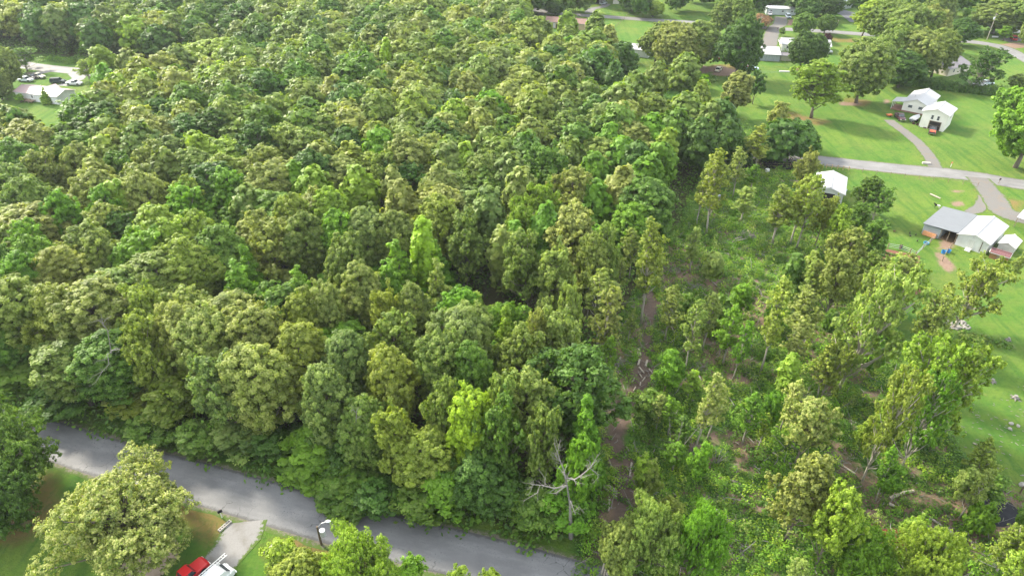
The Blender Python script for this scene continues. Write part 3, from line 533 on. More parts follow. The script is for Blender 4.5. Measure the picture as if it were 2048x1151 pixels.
for row in [
 ('slim', 'tan', 1283, 650, 440, 78, 'tall thin tree with long bare stem beside the dark wheel track'), ('slim', 'tan', 1258, 560, 455, 50, 'shorter companion of the tall bare stem by the wheel track'),
 ('slim', 'yel', 1412, 470, 300, 78, 'tall yellowish tree at the wood side of the cleared strip'), ('slim', 'tan', 1393, 450, 330, 40, 'thin stem hugging the tall yellowish tree'),
 ('slim', 'tan', 1465, 395, 295, 48, 'pale thin tree before the dark tyre heap'), ('slim', 'yel', 1510, 345, 250, 56, 'tan feathery tree standing over the heap of dark tyres'),
 ('slim', 'tan', 1378, 545, 450, 44, 'leaning tan-topped tree over brown slash'), ('slim', 'pale', 1480, 445, 372, 60, 'small pale tree alone on the bright grass'),
 ('slim', 'tan', 1190, 640, 495, 70, 'grey-stemmed tree at the dark end of the wood'), ('slim', 'pale', 1232, 600, 520, 36, 'thin dim stem just inside the wood edge'),
 ('slim', 'pale', 1330, 680, 565, 56, 'whitish-topped thin tree beside the wheel track'), ('slim', 'pale', 1255, 685, 615, 30, 'little tree on the brown bank by the track'),
 ('slim', 'bright', 1215, 765, 668, 44, 'small bright tree beside the crossed cut branches'), ('young', 'bright', 1325, 800, 700, 66, 'bushy bright tree on the track by scattered logs'),
 ('slim', 'cream', 1312, 860, 785, 42, 'small tree with creamy blossom below the scattered logs'), ('slim', 'cream', 1390, 900, 740, 60, 'cream-flowered tree in the middle of the brush'),
 ('slim', 'cream', 1415, 880, 765, 50, 'second cream-flowered tree, with droopy outer clump'), ('slim', 'bright', 1445, 730, 600, 60, 'green whip-like tree amid the brush'),
 ('slim', 'pale', 1370, 740, 600, 60, 'soft green thin tree near the stacked slash'), ('slim', 'pale', 1405, 700, 585, 60, 'pale green sapling with fine twigs by the slash'),
 ('slim', 'bright', 1465, 760, 640, 50, 'narrow green sapling in the brush'), ('slim', 'tan', 1520, 745, 560, 66, 'white-stemmed leaning tree mid strip'),
 ('slim', 'pale', 1580, 700, 575, 80, 'pale feathery tree on the barn side of the strip'), ('slim', 'cream', 1575, 750, 640, 62, 'cream-topped leaning tree over ferny grass'),
 ('slim', 'cream', 1560, 860, 755, 60, 'cream-tufted tree above the brush'), ('loose', 'cream', 1590, 930, 800, 110, 'large cream-green tree in the lower strip'),
 ('loose', 'tan', 1570, 1080, 905, 118, 'broad tan tree low in the cleared strip'), ('loose', 'lemon', 1630, 1130, 960, 120, 'yellow-green tree with hanging branches, low in the strip'),
 ('slim', 'tan', 1632, 800, 690, 60, 'thin tan tree with a straight sloping stem'), ('wind', 'tan', 1675, 780, 520, 150, 'big windblown tan tree with forked limbs'),
 ('wind', 'tan', 1690, 730, 540, 90, 'open tan tree tangled with the forked one'), ('wind', 'tan', 1725, 960, 745, 100, 'bare-legged tan tree above the sandy patch'),
 ('wind', 'lemon', 1790, 880, 680, 130, 'bright tattered tree at the pasture edge'), ('wind', 'lemon', 1840, 870, 690, 130, 'tall bright tree leaning over the pasture'),
 ('wind', 'bright', 1800, 940, 760, 110, 'green tangled tree at the foot of the pasture slope'), ('wind', 'yel', 1907, 655, 520, 120, 'thin yellowish tree beside the pile of pale stones'),
 ('wind', 'pale', 1840, 700, 590, 80, 'faint open tree between the garden and the stones'), ('wind', 'yel', 1640, 800, 690, 60, 'tattered yellow tree by the fallen bare limbs'),
 ('slim', 'yel', 1545, 490, 370, 70, 'stemmy tree by the blue barrel'), ('slim', 'yel', 1580, 490, 350, 66, 'yellow tree on two bare stems by the barrels'), ('slim', 'yel', 1592, 500, 345, 62, 'tall tan tree before the hidden white barn'),
 ('loose', 'tan', 1600, 400, 300, 58, 'tan domed tree at the roadside corner of the strip'), ('loose', 'yel', 1630, 490, 392, 60, 'yellow dense tree under the small metal awning'), ('loose', 'lemon', 1660, 525, 412, 62, 'lemon-green tree just below the metal awning'),
 ('loose', 'mid', 1720, 425, 350, 68, 'dark leafy tree against the white metal barn'), ('wind', 'mid', 1745, 440, 375, 70, 'dark tree with one long shoot, lawn side of the barn'), ('loose', 'mid', 1698, 505, 412, 80, 'deep green tree under the barn gable'),
 ('loose', 'mid', 1730, 540, 440, 76, 'green tree at the corner of the vegetable garden'), ('loose', 'tan', 1670, 590, 455, 90, 'tan dense tree beside the vegetable garden'), ('loose', 'tan', 1650, 640, 500, 90, 'tan-topped tree further down beside the garden'),
 ('loose', 'olive', 1705, 620, 500, 80, 'olive tree screening the garden corner'), ('loose', 'tan', 1760, 640, 510, 110, 'wide tan tree overlapping the vegetable rows'), ('slim', 'pale', 1610, 620, 520, 56, 'pale upright tree behind the fern grass'),
 ('bigoak', 'pale', 1290, 1135, 1000, 150, 'pale fluffy tree beside the end of the dark track'), ('bigoak', 'bright', 1375, 1151, 1010, 130, 'fresh green tree overlapping the fluffy pale one'), ('broad', 'pale', 1240, 1160, 1060, 90, 'low pale bush-tree nearest the lumber pile'),
 ('bigoak', 'bright', 1700, 1150, 1060, 120, 'round green tree low in the brush'), ('bigoak', 'lemon', 1830, 1180, 1060, 150, 'wide pale green tree below the red brush'), ('young', 'lemon', 1815, 1100, 1035, 60, 'lemon tufted sapling above the red brush'),
 ('wind', 'yel', 1990, 1145, 1060, 110, 'windblown yellow tree in front of the black ash patch'), ('wind', 'pale', 2040, 1150, 1000, 120, 'feathery pale tree in the last corner beyond the fallen whip'), ('young', 'pale', 1925, 1010, 945, 60, 'pale sapling beside the black ash patch'), ('shrub', 'bright', 1945, 1065, 1010, 56, 'round bright bush beside the black ash patch'),
 ('young', 'bright', 1760, 1000, 930, 60, 'green bush-tree beside the grey log'), ('slim', 'bright', 1500, 380, 330, 40, 'tiny thin tree near the tyre heap'), ('young', 'pale', 2025, 560, 505, 26, 'small fruit tree by the garden shed'),
 ('young', 'bright', 1480, 640, 560, 50, 'leafy sapling in the middle of the strip'), ('young', 'mid', 1365, 660, 590, 70, 'soft dark sapling clump beside the track'), ('young', 'mid', 1290, 850, 780, 90, 'dim bushy tree over the wheel track')]:
    TB(row[0], row[1], *row[2:6], label=row[6].replace('nearest the', 'next to the'), group=CG)
YG = 'shade trees standing in the lawns'
for row in [
 ('loose', 'lemon', 1622, 236, 118, 92, 'yellow-green tree alone on the mown lawn', 1), ('broad', 'olive', 1712, 206, 78, 104, 'huge dark olive oak with brown ground at its foot', 1), ('broad', 'bright', 2030, 335, 168, 150, 'great fresh green tree on the lawn beyond the barn drive', 1),
 ('young', 'dark', 1590, 300, 240, 66, 'dark round tree on the lawn by the mid road', 1), ('young', 'tan', 1545, 280, 202, 46, 'small tan tree at the lawn edge', 1), ('oak', 'tan', 1462, 240, 145, 62, 'tan tree beside the parked cars lawn', 1), ('young', 'dark', 1505, 208, 142, 44, 'dark green cone tree beside the tan one', 1),
 ('broad', 'dark', 1470, 158, 32, 92, 'dark pine-like tree with tiered limbs', 1), ('broad', 'tan', 1340, 140, 45, 100, 'big tan oak of the yard group', 1), ('broad', 'olive', 1390, 135, 40, 100, 'big olive oak of the yard group', 1), ('broad', 'olive', 1310, 125, 45, 70, 'olive oak at the wood side of the yard group', 1), ('broad', 'yel', 1380, 140, 60, 60, 'golden-topped oak of the yard group', 1),
 ('oak', 'olive', 1435, 84, 0, 50, 'tall olive tree by the upper lane', 1), ('oak', 'olive', 1470, 90, -10, 50, 'twin tall olive tree by the upper lane', 1), ('broad', 'lemon', 1305, 34, 1, 40, 'round yellow-green tree beside the upper lane', 1), ('broad', 'dark', 1110, 34, 0, 40, 'dark round tree over the brown-roofed house', 1),
 ('broad', 'pink', 1518, 56, 28, 50, 'pink-flowering tree by the pole and drive', 1), ('broad', 'mid', 1600, 75, 26, 42, 'round green tree on the wood side of the pair by the lane', 1), ('broad', 'mid', 1647, 68, 30, 40, 'round green tree of the pair by the lane with purple shrub', 1), ('shrub', 'purple', 1652, 88, 68, 20, 'dark purple shrub under the round tree', 1), ('young', 'mid', 1562, 72, 54, 14, 'tiny round tree beside the gravel drive', 1),
 ('broad', 'dark', 1600, 138, 62, 62, 'dark twin-trunk tree before the white house', 1), ('broad', 'dark', 1618, 138, 68, 56, 'second dark trunk before the white house', 1),
 ('oak', 'lemon', 1722, 80, 0, 60, 'light green tree before the dark paved yard', 1), ('broad', 'olive', 1765, 90, 0, 80, 'first olive oak of the windy row', 1), ('broad', 'olive', 1800, 110, 5, 90, 'leaning olive oak of the windy row', 1), ('broad', 'tan', 1840, 100, 12, 80, 'tan oak crowning the windy row', 1),
 ('broad', 'olive', 1780, 150, 40, 90, 'olive oak above the hedge', 1), ('broad', 'tan', 1820, 160, 60, 90, 'tan-topped oak above the hedge', 1), ('broad', 'olive', 1862, 155, 58, 84, 'olive oak beside the grey-roofed house', 1), ('broad', 'dark', 1795, 175, 100, 80, 'dark oak low behind the hedge', 1),
 ('broad', 'dark', 1918, 92, 38, 56, 'dark round tree on the bend of the lane', 1), ('wind', 'dark', 1943, 182, 98, 74, 'dark leaning tree over the hedge', 1), ('broad', 'olive', 1985, 68, 0, 90, 'wide olive tree by the tall pole', 1), ('broad', 'olive', 2020, 70, -8, 80, 'olive tree behind the parked trailer', 1),
 ('young', 'bright', 2006, 82, 52, 26, 'small bright tree by the red car', 1), ('broad', 'olive', 2050, 95, 34, 40, 'olive tree hiding the trailer end', 1), ('young', 'olive', 2028, 190, 145, 36, 'small conifer-like tree beyond the great green tree', 1), ('young', 'bright', 1930, 40, 14, 16, 'tiny tree at the far field corner', 1),
 ('broad', 'dark', 1540, 12, -30, 60, 'dark tree over the long mobile home', 1), ('broad', 'dark', 1610, 45, -12, 50, 'dark tree beyond the gravel drive', 1), ('broad', 'dark', 1650, 36, -10, 60, 'dark tree before the pale blue houses', 1), ('broad', 'dark', 1640, 20, -20, 50, 'dark tree behind the far houses', 1),
 ('broad', 'dark', 1150, 22, -14, 24, 'thin dark tree at the far lane drive', 1), ('young', 'dark', 1165, 16, 2, 12, 'little dark shrub tree by the drive', 1), ('broad', 'dark', 1264, 22, -20, 50, 'dark tree shading the far pale house', 1), ('broad', 'olive', 1870, 60, -20, 60, 'olive tree by the far field', 1),
 ('wind', 'mid', 55, 142, 96, 62, 'leaning green tree by the curved drive', 1), ('broad', 'olive', 22, 180, 92, 66, 'olive tree beside the mobile home', 1), ('broad', 'olive', 5, 200, 130, 60, 'dense olive tree hard against the end of the mobile home', 1), ('cone', 'lemon', 95, 208, 176, 20, 'small lime cone tree before the pink roof', 1), ('young', 'bright', 15, 200, 186, 26, 'low bright bush beside the mobile home', 1), ('young', 'bright', 42, 205, 188, 20, 'second low bush beside the mobile home', 1),
 ('wind', 'lemon', 180, 160, 118, 54, 'light green tree reaching over the road', 1),
 ('young', 'bright', 825, 1190, 1112, 62, 'small green tree at the road edge below the maple', 1), ('young', 'lemon', 920, 1195, 1134, 44, 'tip of a yellow tree peeping over the road', 1), ('young', 'lemon', 985, 1200, 1140, 44, 'second yellow tree tip peeping over the road', 1)]:
    TB(*row[:6], label=row[6], name='shade_tree', group=YG)
for k, t, a, b, c, h, lab in (('bigoak', 'cream', 236, 1026, 275, 11, 'great pale-tipped oak on the lawn in front of the road'), ('bigoak', 'mid', -28, 890, 210, 13, 'dense mid-green tree by the near end of the road'), ('bigoak', 'dark', -42, 985, 190, 11, 'dark spreading tree beside the brown lawn'),
        ('bigoak', 'lemon', 715, 1125, 165, 11, 'bright yellow-green maple by the utility pole'), ('broad', 'yel', 590, 1160, 110, 8, 'yellow-flecked tree under the maple'), ('young', 'lemon', 565, 1110, 75, 6, 'young yellow tree beside the timber-edged bed')):
    T(k, t, a, b, c, Ht=h, label=lab, name='shade_tree', group=YG)
_rq = random.Random(31); _cx = [q[0] for q in CLEAR]; _cy = [q[1] for q in CLEAR]; _n = 0
while _n < 34:                                              # saplings and whips sprung up in the strip
    x, y = _rq.uniform(min(_cx), max(_cx)), _rq.uniform(min(_cy), max(_cy))
    if not pip(np.array([x]), np.array([y]), CLEAR)[0] or pip(np.array([x]), np.array([y]), TRAIL)[0] or y > 114: continue
    _n += 1; trees.append(dict(x=x, y=y, R=_rq.uniform(.9, 1.7), Ht=_rq.uniform(4.5, 9.5), tint=_rq.choice(['bright', 'pale', 'lemon', 'mid', 'yel']), kind=_rq.choice(['slim', 'slim', 'young']), label=None, name=None, group=CG, hand=True, rz=None))
def tint_for(px, py, rr):
    if px < 560 and py < 100: wts = [('dark', .45), ('blue', .2), ('mid', .25), ('olive', .10)]
    elif (540 < px < 1010 and 530 < py < 700) or (1170 < px < 1360 and 310 < py < 450): wts = [('bright', .6), ('mid', .4)]
    elif px > 1330: wts = [('dark', .6), ('mid', .4)]
    else: wts = [('olive', .28), ('tan', .22), ('mid', .20), ('blue', .11), ('dark', .10), ('yel', .06), ('bright', .03)]
    q = rr.random() * sum(b for a, b in wts)
    for a, b in wts:
        q -= b
        if q <= 0: return a
    return wts[0][0]
hx = np.array([t['x'] for t in trees]); hy = np.array([t['y'] for t in trees]); hr = np.array([t['R'] for t in trees])
SPC = 6.6; cand = []; rr = random.Random(5); yy = 30.0; j = 0
while yy < 520:
    SPC = 6.6 if yy < 130 else 7.6 if yy < 200 else 8.6
    xx = -380 + (j % 2) * SPC / 2
    while xx < 330: cand.append((xx + rr.uniform(-.36, .36) * SPC, yy + rr.uniform(-.36, .36) * SPC)); xx += SPC
    yy += SPC * .87; j += 1
cand = [c for c, ok in zip(cand, pip([c[0] for c in cand], [c[1] for c in cand], WOOD) & (pip([c[0] for c in cand], [c[1] for c in cand], WOODFLOOR) | (np.array([c[1] for c in cand]) > 300))) if ok]
for x, y in cand:
    px, py = proj(x, y, 12)
    if not (-110 < px < 2150 and -95 < py < 1260): continue
    if (np.hypot(hx - x, hy - y) < 2.4 + hr * .55).any(): continue
    t = tint_for(px, py, rr); low = t == 'bright'; k = 'cone' if low and rr.random() < .4 else 'oak'
    if k == 'oak' and rr.random() < .3: k = 'loose'
    trees.append(dict(x=x, y=y, R=rr.uniform(4.2, 6.2) * (1.12 if y > 200 else 1) * (.8 if low else 1), Ht=rr.uniform(12.5, 18.0) * (.75 if low else 1), tint=t, kind=k, label=None, name=None, group=WG, hand=False, rz=None))
for i in range(230):                                         # the far woods beyond the lane
    px, py = rr.uniform(1040, 2150), rr.uniform(-100, -6)
    x, y = P(px, py, 9); trees.append(dict(x=x, y=y, R=rr.uniform(4, 5.5), Ht=rr.uniform(12, 16), tint=rr.choice(['dark', 'dark', 'mid', 'blue']), kind='oak', label=None, name=None, group='far', hand=False, rz=None))
for t in trees:
    D = depth(t['x'], t['y'], t['Ht'] * .6); t['px'], t['py'] = proj(t['x'], t['y'], t['Ht'] * .6); t['w'] = 2 * t['R'] * FPX / D
    t['inview'] = -t['w'] * .5 < t['px'] < 2048 + t['w'] * .5 and -t['w'] * .5 < t['py'] < 1151 + t['w'] * .9
    t['score'] = 5000 / D + t['w'] * .35 + (1000 if t['label'] else 0) - (0 if t['inview'] else 500) - (2000 if t['group'] == 'far' else 0)
wood = sorted([t for t in trees if t['name'] is None], key=lambda t: -t['score']); solo = wood[:296]; mass = wood[296:]
LMK = [(1590, 870, 'the large cream-green tree'), (1400, 800, 'the cream-flowered pair'), (1500, 470, 'the grey slash heap'), (1675, 650, 'the big windblown tree'), (1830, 780, 'the tall bright leaning tree'), (1432, 1035, 'the broad split log'), (1990, 1020, 'the black ash patch'),
       (848, 520, 'the lime yellow spire'), (940, 860, 'the brightest lime tree'), (450, 330, 'the large yellow-green crown'), (1130, 950, 'the bare dead snag'), (205, 640, 'the bleached dead boughs'), (650, 890, 'the fresh green roadside pyramid'),
       (1283, 500, 'the tall bare-stemmed tree'), (560, 1000, 'the middle of the asphalt road'), (1290, 720, 'the scattered cut logs'), (100, 830, 'the far end of the asphalt road'), (1130, 1110, 'the lumber pile'), (330, 480, 'the clustered lemon crowns'),
       (720, 610, 'the tan-gold mid crowns'), (890, 390, 'the palest tan crown'), (100, 190, 'the pink-roofed mobile home'), (1110, 690, 'the pale crown by the track'), (60, 520, 'the bright crowns at the wood end'), (640, 330, 'the pale feathery crowns'), (1240, 330, 'the pointed fresh green group'), (540, 500, 'the broad tan crown mid wood'), (690, 760, 'the grey-green crowns above the road')]
NUMW = ['', 'second ', 'third ', 'fourth ', 'fifth ', 'sixth ', 'seventh ', 'eighth ', 'ninth ', 'tenth ', 'eleventh ', 'twelfth ']
def auto_labels(ts):
    by = {}
    for t in ts:
        if t['label']: continue
        a, b, nm = min(LMK, key=lambda L: (L[0] - t['px']) ** 2 + (L[1] - t['py']) ** 2); dx, dy = t['px'] - a, t['py'] - b; ds = math.hypot(dx, dy)
        if ds < 30: dr = 'right at'
        elif abs(dx) > 1.4 * abs(dy): dr = 'barn side of' if dx > 0 else 'wood side of'
        else: dr = 'before' if dy > 0 else 'behind'
        by.setdefault((t['tint'], t['kind'], dr, nm), []).append((ds, t))
    for (ti, ki, dr, nm), l in by.items():
        l.sort(key=lambda q: q[0])
        for i, (ds, t) in enumerate(l): t['label'] = f"{ADJ[ti]} {SHP[ki]} tree{', ' + NUMW[i].strip() + ',' if i else ''} {dr} {nm}"
auto_labels(solo)
def put(t):
    V = TM['oakf' if t['kind'] == 'oak' and depth(t['x'], t['y'], 10) < 108 else t['kind']]; R, z1, cm, tm = V[R0.randrange(len(V))]; s = t['R'] / R; nm = t['name'] or ('bush' if t['kind'] == 'shrub' else 'broadleaf_tree')
    rz = t['rz'] if t['rz'] is not None else (R0.uniform(-.6, .6) if t['kind'] == 'wind' else R0.uniform(0, 6.28))
    e = empty(nm, (t['x'], t['y'], 0), rz, t['label'], 'tree' if t['kind'] != 'shrub' else 'bush', t['group'], (s, s, t['Ht'] / z1))
    c = link("crown", cm, e); link("trunk", tm, e); b = TINT[t['tint']]; j = R0.uniform(.88, 1.12); h = R0.uniform(-.08, .08)
    e.rotation_euler = (R0.uniform(-.07, .07), R0.uniform(-.07, .07), rz); e.scale = (s * R0.uniform(.9, 1.14), s * R0.uniform(.9, 1.14), t['Ht'] / z1); c.color = (b[0] * j * (1 + h), b[1] * j, b[2] * j, b[3]); return e
for t in solo:
    if t['group'] == CG and t['tint'] == 'tan' and t['kind'] in ('slim', 'wind'): t['tint'] = 'yel' if R0.random() < .5 else 'pale'
    put(t)
for t in trees:
    if t['name']: put(t)
# the rest of the wood and the far woods: one mass
LOD = [crown_arrays('oak', s, 1) for s in (201, 202, 203, 204)]
def mass_mesh(name, ts, label):
    Vs, Ls, Ts, Cs = [], [], [], []; rs = np.random.RandomState(9)
    for t in ts:
        R, z1, pc, nv, S, leaf, tip, L = LOD[R0.randrange(4)]; a = R0.uniform(0, 6.28); ca, sa = math.cos(a), math.sin(a); s = t['R'] / R; sz = t['Ht'] / z1
        M = np.array([[ca * s, -sa * s, 0], [sa * s, ca * s, 0], [0, 0, sz]]); far = t['y'] > 330; sel = rs.rand(len(pc)) < (.55 if far else 1)
        V, F = cards(pc[sel] @ M.T + np.array([t['x'], t['y'], 0]), nv[sel] @ np.array([[ca, -sa, 0], [sa, ca, 0], [0, 0, 1]]).T, S[sel] * (1.25 if far else 1), rs, 3)
        Vs.append(V); Ls.append(.5 + (leaf[sel] - .5) * .6); Ts.append(tip[sel] * .8); b = TINT[t['tint']]; j = R0.uniform(.88, 1.12); h = R0.uniform(-.08, .08)
        Cs.append(np.tile(np.array([b[0] * j * (1 + h), b[1] * j, b[2] * j, b[3]], np.float32), (int(sel.sum()), 1)))
    V = np.concatenate(Vs); me = raw_mesh(name, V, np.arange(len(V)).reshape(-1, 3)); fattr(me, 'leaf', np.concatenate(Ls)); fattr(me, 'tip', np.concatenate(Ts)); fattr(me, 'tint', np.concatenate(Cs), 'FLOAT_COLOR'); me.materials.append(LEAF_S)
    return tag(link(name, me), label, kind='stuff')
mass_mesh("distant_wood", mass, 'far-off mixed green treetops of the wood running to the top of the view')
def clumps(name, pts, label, seed=1, n_per=36, sz=1.0):
    """low leafy cover: pts = (x, y, radius, height, tint)"""
    rs = np.random.RandomState(seed); A = np.array([p[:4] for p in pts]); k = np.maximum(8, (n_per * A[:, 2] ** 1.2).astype(int)); cid = np.repeat(np.arange(len(A)), k); n_ = len(cid)
    d = rs.normal(size=(n_, 3)); d[:, 2] = np.abs(d[:, 2]); d /= np.linalg.norm(d, axis=1)[:, None]; rad = rs.uniform(.45, 1, n_)
    pc = np.stack([A[cid, 0] + d[:, 0] * A[cid, 2] * rad, A[cid, 1] + d[:, 1] * A[cid, 2] * rad, .05 + d[:, 2] * A[cid, 3] * rad], 1)
    nv = d + np.array([0, 0, .8]) + rs.normal(size=(n_, 3)) * .5; nv /= np.linalg.norm(nv, axis=1)[:, None]; S = sz * rs.uniform(.10, .21, n_) * (1 + .5 * (A[cid, 2] > 1.5))
    V, F = cards(pc, nv, S, rs, 4); me = raw_mesh(name, V, F); cr = rs.rand(len(A)); fattr(me, 'leaf', np.clip(cr[cid] * .5 + rs.rand(n_) * .5, 0, 1)); fattr(me, 'tip', (rs.rand(n_) < .2).astype(float))
    C = np.array([TINT[p[4]] for p in pts])[cid] if True else 0; fattr(me, 'tint', C, 'FLOAT_COLOR'); me.materials.append(LEAF_S); return tag(link(name, me), label, kind='stuff')
rr = random.Random(12)
def sample(poly_px, n_, z=0):
    poly = [P(*q) for q in poly_px] if poly_px and max(abs(c) for q in poly_px for c in q) > 400 else poly_px
    xs = [q[0] for q in poly]; ys = [q[1] for q in poly]; o = []
    X = np.array([rr.uniform(min(xs), max(xs)) for _ in range(n_)]); Y = np.array([rr.uniform(min(ys), max(ys)) for _ in range(n_)]); k = pip(X, Y, poly); return list(zip(X[k], Y[k]))
def inside_any(x, y, polys): return any(bool(pip(np.array([x]), np.array([y]), p)[0]) for p in polys)
ug = []
for x, y in sample([(-60, 78), (300, 88), (480, 96), (480, 124), (250, 118), (60, 112), (-60, 110)], 700): ug.append((x, y, rr.uniform(1.5, 3), rr.uniform(2, 6), rr.choice(['dark', 'mid'])))
for x, y in sample([(-60, 800), (80, 838), (240, 885), (400, 925), (640, 992), (860, 1058), (1040, 1110), (1170, 1110), (1195, 800), (1235, 640), (1330, 480), (1480, 345), (1600, 335), (1480, 250), (1260, 170), (700, 180), (-60, 300)], 9000):
    r = rr.uniform(.8, 2.2); ug.append((x, y, r, rr.uniform(1.5, 5.5), rr.choice(['dark', 'mid', 'mid'])))
for a, b, c_, d_ in ((-80, 812, 240, 897), (240, 893, 560, 972), (560, 977, 860, 1062), (860, 1065, 1150, 1128)):        # leafy skirt along the road edge
    for i in range(130):
        t = rr.random(); x, y = P(a + (c_ - a) * t, b + (d_ - b) * t + rr.uniform(-70, -40)); (ug.append((x, y, rr.uniform(.9, 2.0), rr.uniform(2.0, 7.0), rr.choice(['dark', 'mid', 'mid', 'mid']))) if inside_any(x, y, [WOODFLOOR]) else None)
for x, y in sample(WOODFLOOR, 1) + [(t['x'] + rr.uniform(-4, 4), t['y'] + rr.uniform(-4, 4)) for t in trees if t['group'] == WG and t['y'] < 230]:
    if inside_any(x, y, [WOODFLOOR]): ug.append((x, y, rr.uniform(1.8, 3.2), rr.uniform(6, 10.5), rr.choice(['mid', 'mid', 'olive', 'dark', 'bright'])))
clumps("undergrowth", ug, 'dark leafy undergrowth filling the floor of the wood', 4, 16)
wd = []
for x, y in sample(CLEAR, 17000):
    if inside_any(x, y, [TRAIL]) and rr.random() < .86: continue
    if inside_any(x, y, BROWNP) and rr.random() < .52: continue
    if math.hypot(x - P(1985, 1018)[0], y - P(1985, 1018)[1]) < 4.2: continue
    if math.sin(x * .35 + 1.3 * math.sin(y * .22)) + math.sin(y * .31 + x * .1) < rr.uniform(-2.2, -.5): continue
    r = rr.uniform(.25, .95) * rr.choice([1, 1, 1, 1.6]); wd.append((x, y, r, r * rr.uniform(.6, 1.3), rr.choice(['bright', 'bright', 'mid', 'mid', 'dark', 'lemon'])))
for x, y in sample(CLEAR, 1500):
    if inside_any(x, y, [TRAIL]): continue
    wd.append((x, y, rr.uniform(.5, 1.1), rr.uniform(1.6, 3.8), rr.choice(['bright', 'mid', 'pale', 'lemon', 'mid'])))
clumps("weeds", wd, 'bright weeds and brambles covering the cleared strip', 6, 72, .72)

# ------------------------------------------------------------------ buildings
WHITE = plain("white_paint", (0.55, 0.55, 0.53), .55, .06); GLASS = plain("window_glass", (0.035, 0.045, 0.055), .12, .1, spec=.8); PAINTED_DARK = plain("painted_dark_interior", (0.02, 0.018, 0.016), .9)  # the near-black one paints unlit interiors onto flat door plates
WOODB = plain("weathered_board", (0.20, 0.15, 0.10), .85, .3, 5, bumpy=.4); SKIRT = plain("brick_skirting", (0.22, 0.12, 0.085), .9, .25, 6, bumpy=.5); CONC = plain("concrete", (0.36, 0.34, 0.31), .9, .15, 4)
BLACK = plain("black_rubber", (0.014, 0.014, 0.017), .9, .2, 4, .1); STEEL = plain("galvanised_steel", (0.42, 0.43, 0.45), .35, .15, 3, .5, .6)
ROOFW = ribbed("white_roof_metal", (0.34, 0.34, 0.345), 0, .4, .6, dirt=.12, depth_=.6); ROOFG = ribbed("grey_roof_metal", (0.125, 0.135, 0.148), 0, .4, .6, dirt=.25, depth_=.7)
SIDING = ribbed("white_siding", (0.72, 0.70, 0.64), 2, .22, .6, dirt=.14, depth_=.35); SIDEM = ribbed("white_metal_siding", (0.62, 0.63, 0.61), 0, .3, .5, dirt=.35, depth_=.6); SIDEG = ribbed("bare_metal_siding", (0.33, 0.37, 0.39), 0, .35, .45, dirt=.45, depth_=.8)
ROOFP = ribbed("pinkish_roof_metal", (0.29, 0.215, 0.215), 0, .5, .45, dirt=.2); ROOFR = ribbed("maroon_roof_metal", (0.12, 0.05, 0.05), 0, .35, .45, dirt=.2); SHING = plain("brown_shingles", (0.17, 0.105, 0.085), .95, .3, 12, bumpy=.5); SHINGG = plain("grey_shingles", (0.15, 0.14, 0.15), .95, .25, 12, bumpy=.5)
TANW = ribbed("tan_siding", (0.42, 0.33, 0.20), 2, .25, .6); PALEW = ribbed("pale_blue_siding", (0.45, 0.50, 0.50), 2, .25, .6)
def front_plate(e, side, L, W, u, z, w_, h_, name, mat, proud, thick=.06, x0=None, framed=None):
    """a flat element on one wall: side 'x-','x+','y-','y+'; u along the wall, z its middle height"""
    mb = MB()
    def bx(uu, zz, ww, hh, pr, th):
        if side[0] == 'x': s_ = -1 if side[1] == '-' else 1; xx = (0 if s_ < 0 else L) + s_ * pr; mb.box(xx, uu, zz, th, ww, hh)
        else: s_ = -1 if side[1] == '-' else 1; yy = s_ * (W / 2 + pr); mb.box(uu, yy, zz, ww, th, hh)
    if framed:
        f = framed
        for du, dz, ww, hh in ((-w_ / 2, 0, f, h_ + f), (w_ / 2, 0, f, h_ + f), (0, h_ / 2, w_ - f, f), (0, -h_ / 2, w_ - f, f)): bx(u + du, z + dz, ww, hh, proud, thick)
        bx(u, z, w_ - f, f * .5, proud - .012, thick * .5)
    else: bx(u, z, w_, h_, proud, thick)
    return mb.build(name, mat, e)
def window(e, side, L, W, u, z, w_=.9, h_=1.0, frame=WHITE, glass=GLASS):
    f = front_plate(e, side, L, W, u, z, w_, h_, "window", frame, .035, .07, framed=.09); p = front_plate(e, side, L, W, u, z, w_ - .1, h_ - .1, "pane", glass, .012, .03); p.parent = f; return f
